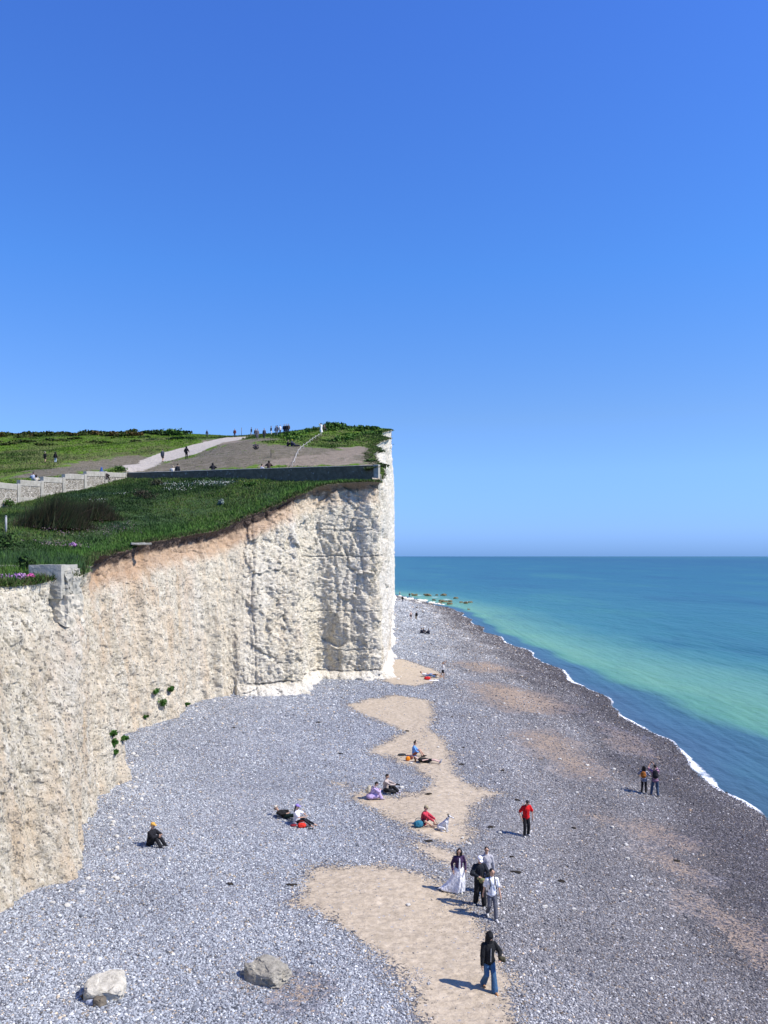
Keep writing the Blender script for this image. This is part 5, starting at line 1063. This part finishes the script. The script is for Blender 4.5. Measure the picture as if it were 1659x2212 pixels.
def wispy(loc, w, h, label, n=2600):
    root = empty('tamarisk', loc); tag(root, label, 'shrub')
    x = RNG.normal(size=n)*w*.24; y = RNG.normal(size=n)*w*.18; P = np.c_[x, y, np.zeros(n)]
    hh = h*np.exp(-(x/(w*.42))**2)*(.5+.6*RNG.random(n)); V, Fc = blades(P, hh, np.full(n, .035), .28, 3)
    V[:, 0] += .35*np.clip(V[:, 2], 0, 3)
    mesh_np('foliage', V, Fc, M_GRASS, root, False, cols={'col': np.repeat(pick(n, [(.028, .022, .014), (.04, .034, .02), (.018, .034, .012), (.03, .05, .018), (.055, .04, .028)]), 12, 0)})
    bm = bmesh.new()
    for k in range(12): bm_cyl(bm, (RNG.normal()*w*.12, RNG.normal()*w*.1, -.2), (RNG.normal()*w*.25+.4, RNG.normal()*w*.2, h*.7), .03, .01, 5)
    bm_obj('branches', bm, M_STEM, root)
wispy(lo_at(110, 1140)-Vector((0, 0, .1)), 5.2, 2.3, 'large wispy dark brown tamarisk in the meadow at the left')
wispy(lo_at(192, 1122)-Vector((0, 0, .1)), 4.6, 1.7, 'second wispy brown tamarisk, just right of and behind the largest one', 1800)
# flowers
def flowers(name, label, spots, pal, size, per, spread, hgt, fz, at, cat='flowers'):
    Ps = []
    for px, py in spots:
        q = np.array(at(px, py)); p = q+np.c_[RNG.normal(size=(per, 2))*spread, np.zeros(per)]; p[:, 2] = fz(p[:, 0], p[:, 1])+hgt*(.6+.6*RNG.random(per)); Ps.append(p)
    P = np.concatenate(Ps); o = leaf_mesh(name, P, size, pick(len(P), pal), M_LEAF, None, .8, 1.)
    tag(o, label, cat, kind='stuff')
def fr_(p0, p1, n): return [(p0[0]+(p1[0]-p0[0])*k/n, p0[1]+(p1[1]-p0[1])*k/n) for k in range(n+1)]
flowers('white_flowers', 'drifts of tiny white flowers in the dark meadow', fr_((425, 1046), (492, 1048), 12)+fr_((355, 1048), (400, 1052), 5)+fr_((372, 1060), (390, 1062), 3)+[(205, 1087), (212, 1088), (278, 1070), (465, 1049), (480, 1050), (440, 1052)], [(.55, .56, .5), (.7, .7, .66)], .06, 20, .6, .3, lo_z, lo_at)
flowers('lilac_flowers', 'scattered lilac and rust coloured flower heads in the near meadow', [(x_, 1150+RNG.uniform(-14, 14)) for x_ in np.linspace(108, 290, 20)]+[(x_, 1182+RNG.uniform(-3, 5)) for x_ in np.linspace(95, 165, 9)], [(.20, .13, .20), (.28, .18, .26), (.16, .08, .06), (.30, .30, .2)], .05, 34, .45, .36, lo_z, lo_at)
flowers('yellow_flowers', 'small patch of yellow flowers below the dark wall', fr_((515, 1042), (545, 1043), 4), [(.35, .33, .03)], .05, 16, .3, .2, lo_z, lo_at)
for (px, py, w_, lab) in ((12, 1252, .95, 'wide clump of pink thrift flowers at the left edge of the cliff brink'), (42, 1250, .75, 'second clump of pink thrift, between the wide clump and the concrete footing'), (66, 1250, .32, 'single deep pink flower tuft against the concrete footing'), (157, 1183, .5, 'small pink thrift clump in the grass above the concrete footing')):
    Dq = 33.0 if py > 1200 else 52
    q = Vector(W(px, py+6, Dq)) if py > 1200 else lo_at(px, py)
    root = empty('thrift_clump', q); tag(root, lab, 'flowers')
    n = int(600*w_); p = RNG.normal(size=(n, 3)); p /= np.linalg.norm(p, axis=1)[:, None]; p *= np.array([w_*.5, w_*.4, .2]); p[:, 2] = np.abs(p[:, 2])*1.0+.08
    leaf_mesh('flower_heads', p+RNG.normal(size=(n, 3))*.03, .06, pick(n, [(.45, .22, .50), (.56, .32, .58), (.36, .17, .42)] if w_ > .4 else [(.6, .12, .35)]), M_LEAF, root, .8, 1.)
    p2 = p*np.array([1.05, 1.05, .7])-np.array([0, 0, .05]); leaf_mesh('leaves', p2, .07, pick(n, DARKG), M_LEAF, root, .8, 2.)
# tufts on the near brink
xx = RNG.uniform(0, 178, 900); Pn = []
for px in xx:
    D = RNG.uniform(36, 44); X_ = (px-CX)/F*D; Pn.append((X_, D, float(lo_z(np.array([X_]), np.array([D]))[0])))
Pn = np.array(Pn); grass('brink_tufts', Pn, np.full(len(Pn), .42), np.full(len(Pn), .035), pick(len(Pn), [(.035, .085, .02), (.06, .13, .03), (.04, .07, .04)]), 7, .35, 'tall tufts of grass behind the concrete footing')
# plants at the cliff foot
for px, py, w_, h_, lab in ((356, 1530, .95, 1.0, 'largest bright green plant at the foot of the cliff in the cove'), (336, 1500, .9, .6, 'green plant on the chalk slope above and left of the largest one'), (368, 1495, .7, .55, 'greyish green plant above the largest cliff foot plant'), (402, 1524, 1.2, .4, 'low sprawling green plant on the debris right of the largest one'),
        (236, 1612, .6, .5, 'dark green plant tucked behind the near cliff bulge'), (265, 1600, .85, .35, 'low green rosette on the shingle by the cliff bulge'), (232, 1590, .6, .4, 'faded green plant higher up behind the near cliff bulge'), (315, 1551, .4, .3, 'tiny green sprig at the foot of the cove wall'), (238, 1628, .35, .3, 'tiny dark tuft at the base of the near cliff bulge')):
    w_ *= .8; h_ *= .8; q = cliff_hit(px+(12 if px < 240 else 0), py); bush(q-Vector((q.x, q.y, q.z-CZ)).normalized()*.12, w_, h_, [(.025, .075, .012), (.05, .13, .022), (.075, .17, .035)], 'cliff_plant', lab, 'plant', None, 420, .075, 5, .4)

# ================================================================== ROCKS
def m_rock(name, a, b, cdark):
    t = NT(name); p = t.obj()
    c = t.ramp(t.noise(p, 5, 6, .7), [(.3, cdark), (.45, a), (.7, b)])
    return t.done(c, t.bump(t.noise(p, 8, 6, .75), .05, 1.), .95)
M_CHALKR = m_rock('chalk_rock', (.46, .43, .36), (.62, .585, .50), (.26, .24, .20)); M_GREYR = m_rock('grey_chalk_rock', (.28, .26, .215), (.43, .40, .33), (.15, .14, .115)); M_WEED = m_rock('weedy_rock', (.10, .085, .05), (.24, .21, .14), (.03, .028, .02))
M_WHITER = m_rock('white_chalk', (.62, .59, .52), (.80, .775, .71), (.42, .40, .35)); M_SEAW = m_rock('seaweed', (.03, .025, .02), (.06, .05, .035), (.01, .01, .01))
def rock_mesh(seed, sz, sub=3, amp=.25, box=.0):
    bm = bmesh.new(); bmesh.ops.create_icosphere(bm, subdivisions=sub, radius=1)
    co = np.array([v.co[:] for v in bm.verts])
    if box: co = np.sign(co)*np.abs(co)**(1-box)
    n = fbm(co[:, 0]*1.1+seed*3.1, co[:, 1]*1.1, co[:, 2]*1.1, s=seed, o=4); f1, f2, i3 = worley(co[:, 0]*1.6+seed, co[:, 1]*1.6, co[:, 2]*1.6, seed)
    co = co*(1+amp*n+amp*.5*(i3-.5))[:, None]*np.array(sz)/2
    for v, c in zip(bm.verts, co): v.co = c
    me = bpy.data.meshes.new('rock'); bm.normal_update(); bm.to_mesh(me); bm.free(); return me
def rock(name, loc, sz, mat, label, cat='rock', group=None, seed=1, sub=3, amp=.25, box=0., rz=0., me=None, tilt=0.):
    m = me or rock_mesh(seed, sz, sub, amp, box)
    if not m.materials: m.materials.append(mat)
    o = link(bpy.data.objects.new(name, m)); o.location = loc; o.rotation_euler = (tilt, 0, rz)
    if me: o.scale = sz
    return tag(o, label, cat, group)
q = beach_at(225, 2152); rock('boulder', q+Vector((0, .1, .14)), (1.0, .9, .62), M_CHALKR, 'squarish pale chalk boulder on the shingle at the bottom left', seed=5, sub=6, amp=.24, box=.55, rz=.12, tilt=.25)
q = beach_at(578, 2115); rock('boulder', q+Vector((0, .1, .12)), (1.3, .95, .62), M_GREYR, 'sloping grey chalk boulder on the shingle, wedge shaped with a shadowed left side', seed=12, sub=6, amp=.34, box=.35, rz=-.5, tilt=-.1)
q = beach_at(530, 2106); rock('stone', q+Vector((0, 0, .05)), (.38, .22, .14), M_GREYR, 'small flat stone just left of the wedge shaped boulder', seed=15, rz=.3)
q = beach_at(544, 2083); rock('stone', q+Vector((0, 0, .04)), (.34, .2, .12), C(.42, .44, .5), 'pale bluish stone behind the wedge shaped boulder', seed=16, rz=-.3)
q = beach_at(206, 2169); rock('stone', q+Vector((0, 0, .06)), (.55, .22, .16), C(.32, .36, .46), 'flat blue grey stone in front of the squarish boulder', seed=17, rz=.15)
for k, (px, lab) in enumerate(((213, 'left brown reddish lump in front of the squarish boulder'), (221, 'right brown reddish lump in front of the squarish boulder'))):
    q = beach_at(px, 2170); rock('driftwood', q+Vector((0, -.05, .1)), (.24, .2, .24), M_WOOD, lab, 'driftwood', seed=19+k, box=.4, rz=k)
q = beach_at(188, 2158); rock('stone', q+Vector((0, 0, .07)), (.3, .24, .22), M_SEAW, 'dark stone in the shade left of the squarish boulder', seed=22)
for i, (px, py) in enumerate(((1117, 1729), (1061, 1788), (1106, 1852), (1114, 1885), (1085, 1666), (505, 1573), (497, 1911), (630, 1913), (1240, 1790), (688, 1561), (735, 1629), (1213, 1905), (1001, 1616), (996, 1652), (1462, 1860), (925, 1818), (1085, 1590), (880, 1580), (925, 1716))):
    q = beach_at(px, py); rock('seaweed_clump', q+Vector((0, 0, .03)), (.18+.22*RNG.random(), .14, .08), M_SEAW, 'dark dried seaweed clump lying on the beach', 'seaweed', 'seaweed clumps on the beach', seed=60+i, sub=4, amp=1.1, rz=RNG.uniform(-.4, .4))
meshes = [rock_mesh(100+k, (1, 1, 1), 2, .35, .2) for k in range(5)]
for m_ in meshes: m_.materials.append(M_WHITER)
dmesh = [rock_mesh(110+k, (1, 1, 1), 3, .5, .1) for k in range(4)]
for m_ in dmesh: m_.materials.append(M_WEED)
for k in range(95):
    t = RNG.random()**1.3; px = 872+t*95+RNG.normal()*7; py = 1289+t*19+RNG.normal()*2.6
    q = beach_at(px, py); s_ = RNG.uniform(.5, 1.9)
    rock('chalk_lump', q+Vector((0, 0, .1)), (s_, s_*.8, s_*.55), None, 'white chalk lump in the rubble where the far beach meets the sea', 'rock', 'white chalk rubble at the far shoreline', rz=RNG.random()*6, me=meshes[k % 5])
for k, (px, py, s_) in enumerate(((895, 1287, 3.2), (899, 1285, 2.), (925, 1287.5, 5), (918, 1285, 2.2), (943, 1286.5, 2.2), (958, 1286.5, 4), (890, 1284, 2.), (960, 1301, 3.2), (954, 1299, 2.6), (972, 1300.5, 3), (972, 1305.5, 3.), (951, 1303, 2.2), (1006, 1303.5, 3.), (996, 1302, 2.), (938, 1297, 2.4), (984, 1293, 3), (1016, 1302, 2.2), (1012, 1317, 1.2))):
    D = F*CZ/(py-HY); q = Vector(((px-CX)/F*D, D, -.1))
    rock('sea_rock', q, (s_*.72, s_*.5, s_*.30+.45), None, 'dark weed covered rock breaking the water off the far point', 'rock', 'dark rocks off the far point', rz=RNG.random()*6, me=dmesh[k % 4])
for k in range(75):                                     # chalk fallen at the cliff foot
    i = RNG.integers(np.searchsorted(uidx, 3.2), np.searchsorted(uidx, 19.5)); t_ = Bc[i]; nn = np.array([tanb[i][1], -tanb[i][0]])
    dd = abs(RNG.normal())*.9+.9; p_ = t_+nn*dd; s_ = RNG.uniform(.08, .26)
    rock('fallen_chalk', (p_[0], p_[1], float(beach_z(p_[0:1], p_[1:2])[0])+s_*.1), (s_, s_*.8, s_*.6), None, 'fallen white chalk fragment at the foot of the cliff', 'rock', 'chalk fragments at the cliff foot', rz=RNG.random()*6, me=meshes[k % 5])
for k in range(60):                                     # washed chalk cobbles among the shingle
    if k == 0: px, py = 1213, 1583
    else: px = RNG.uniform(860, 1500); py = RNG.uniform(1330, 2000)
    q = beach_at(px, py)
    if shore_x(q.y)-q.x < 3 or abs(px-968)+abs(py-1796) < 45: continue
    s_ = RNG.uniform(.08, .17)*(1+q.y/90)
    rock('chalk_cobble', q+Vector((0, 0, .04)), (s_, s_*.8, s_*.5), None, 'lone white chalk cobble on the open shingle', 'rock', 'white cobbles on the open beach', rz=RNG.random()*6, me=meshes[k % 5])


# ================================================================== LIGHT, SKY, CAMERA
w = bpy.data.worlds.new('World'); SC.world = w; w.use_nodes = True
sk = w.node_tree.nodes.new('ShaderNodeTexSky'); sk.sky_type = 'NISHITA'; sk.sun_disc = False
sk.sun_elevation = SUN_EL; sk.sun_rotation = math.pi/2-SUN_AZ; sk.altitude = 0; sk.air_density = 1.; sk.dust_density = .3; sk.ozone_density = 4.
nt = w.node_tree; tc = nt.nodes.new('ShaderNodeTexCoord'); sx_ = nt.nodes.new('ShaderNodeSeparateXYZ'); nt.links.new(tc.outputs['Generated'], sx_.inputs[0])
cr = nt.nodes.new('ShaderNodeValToRGB'); nt.links.new(sx_.outputs[2], cr.inputs[0]); e = cr.color_ramp; SKY = [(0., (.165, .33, .84)), (.03, (.235, .385, .87)), (.10, (.325, .46, .77)), (.16, (.35, .47, .68)), (.32, (.28, .515, .845)), (.535, (.285, .50, .95)), (1., (.285, .50, .95))]
while len(e.elements) < len(SKY): e.elements.new(.5)
for el, (p_, c_) in zip(e.elements, SKY): el.position = p_; el.color = (*[q*1.17 for q in c_], 1)
mx = nt.nodes.new('ShaderNodeMix'); mx.data_type = 'RGBA'; mx.blend_type = 'MULTIPLY'; mx.inputs[0].default_value = 1
nt.links.new(sk.outputs[0], mx.inputs[6]); nt.links.new(cr.outputs[0], mx.inputs[7]); nt.links.new(mx.outputs[2], nt.nodes['Background'].inputs[0]); nt.nodes['Background'].inputs[1].default_value = .15
l = bpy.data.lights.new('sun', 'SUN'); l.energy = 4.7; l.angle = R(.55); l.color = (1, .93, .82)
lo_ = link(bpy.data.objects.new('sun', l))
sd = Vector((math.cos(SUN_EL)*math.cos(SUN_AZ), math.cos(SUN_EL)*math.sin(SUN_AZ), math.sin(SUN_EL)))
lo_.rotation_euler = sd.to_track_quat('Z', 'Y').to_euler(); lo_.location = sd*200
cam = bpy.data.cameras.new('camera'); cam.sensor_fit = 'VERTICAL'; cam.sensor_height = 36; cam.lens = 36*F/2212; cam.shift_y = (HY-1106)/2212
cam.clip_end = 60000; cam.clip_start = .2
co = link(bpy.data.objects.new('camera', cam)); co.location = (0, 0, CZ); co.rotation_euler = (R(90), 0, 0); SC.camera = co
SC.view_settings.view_transform = 'Standard'; SC.view_settings.look = 'None'; SC.view_settings.exposure = 0.5; SC.view_settings.gamma = 1
SC.render.resolution_x = 768; SC.render.resolution_y = 1024
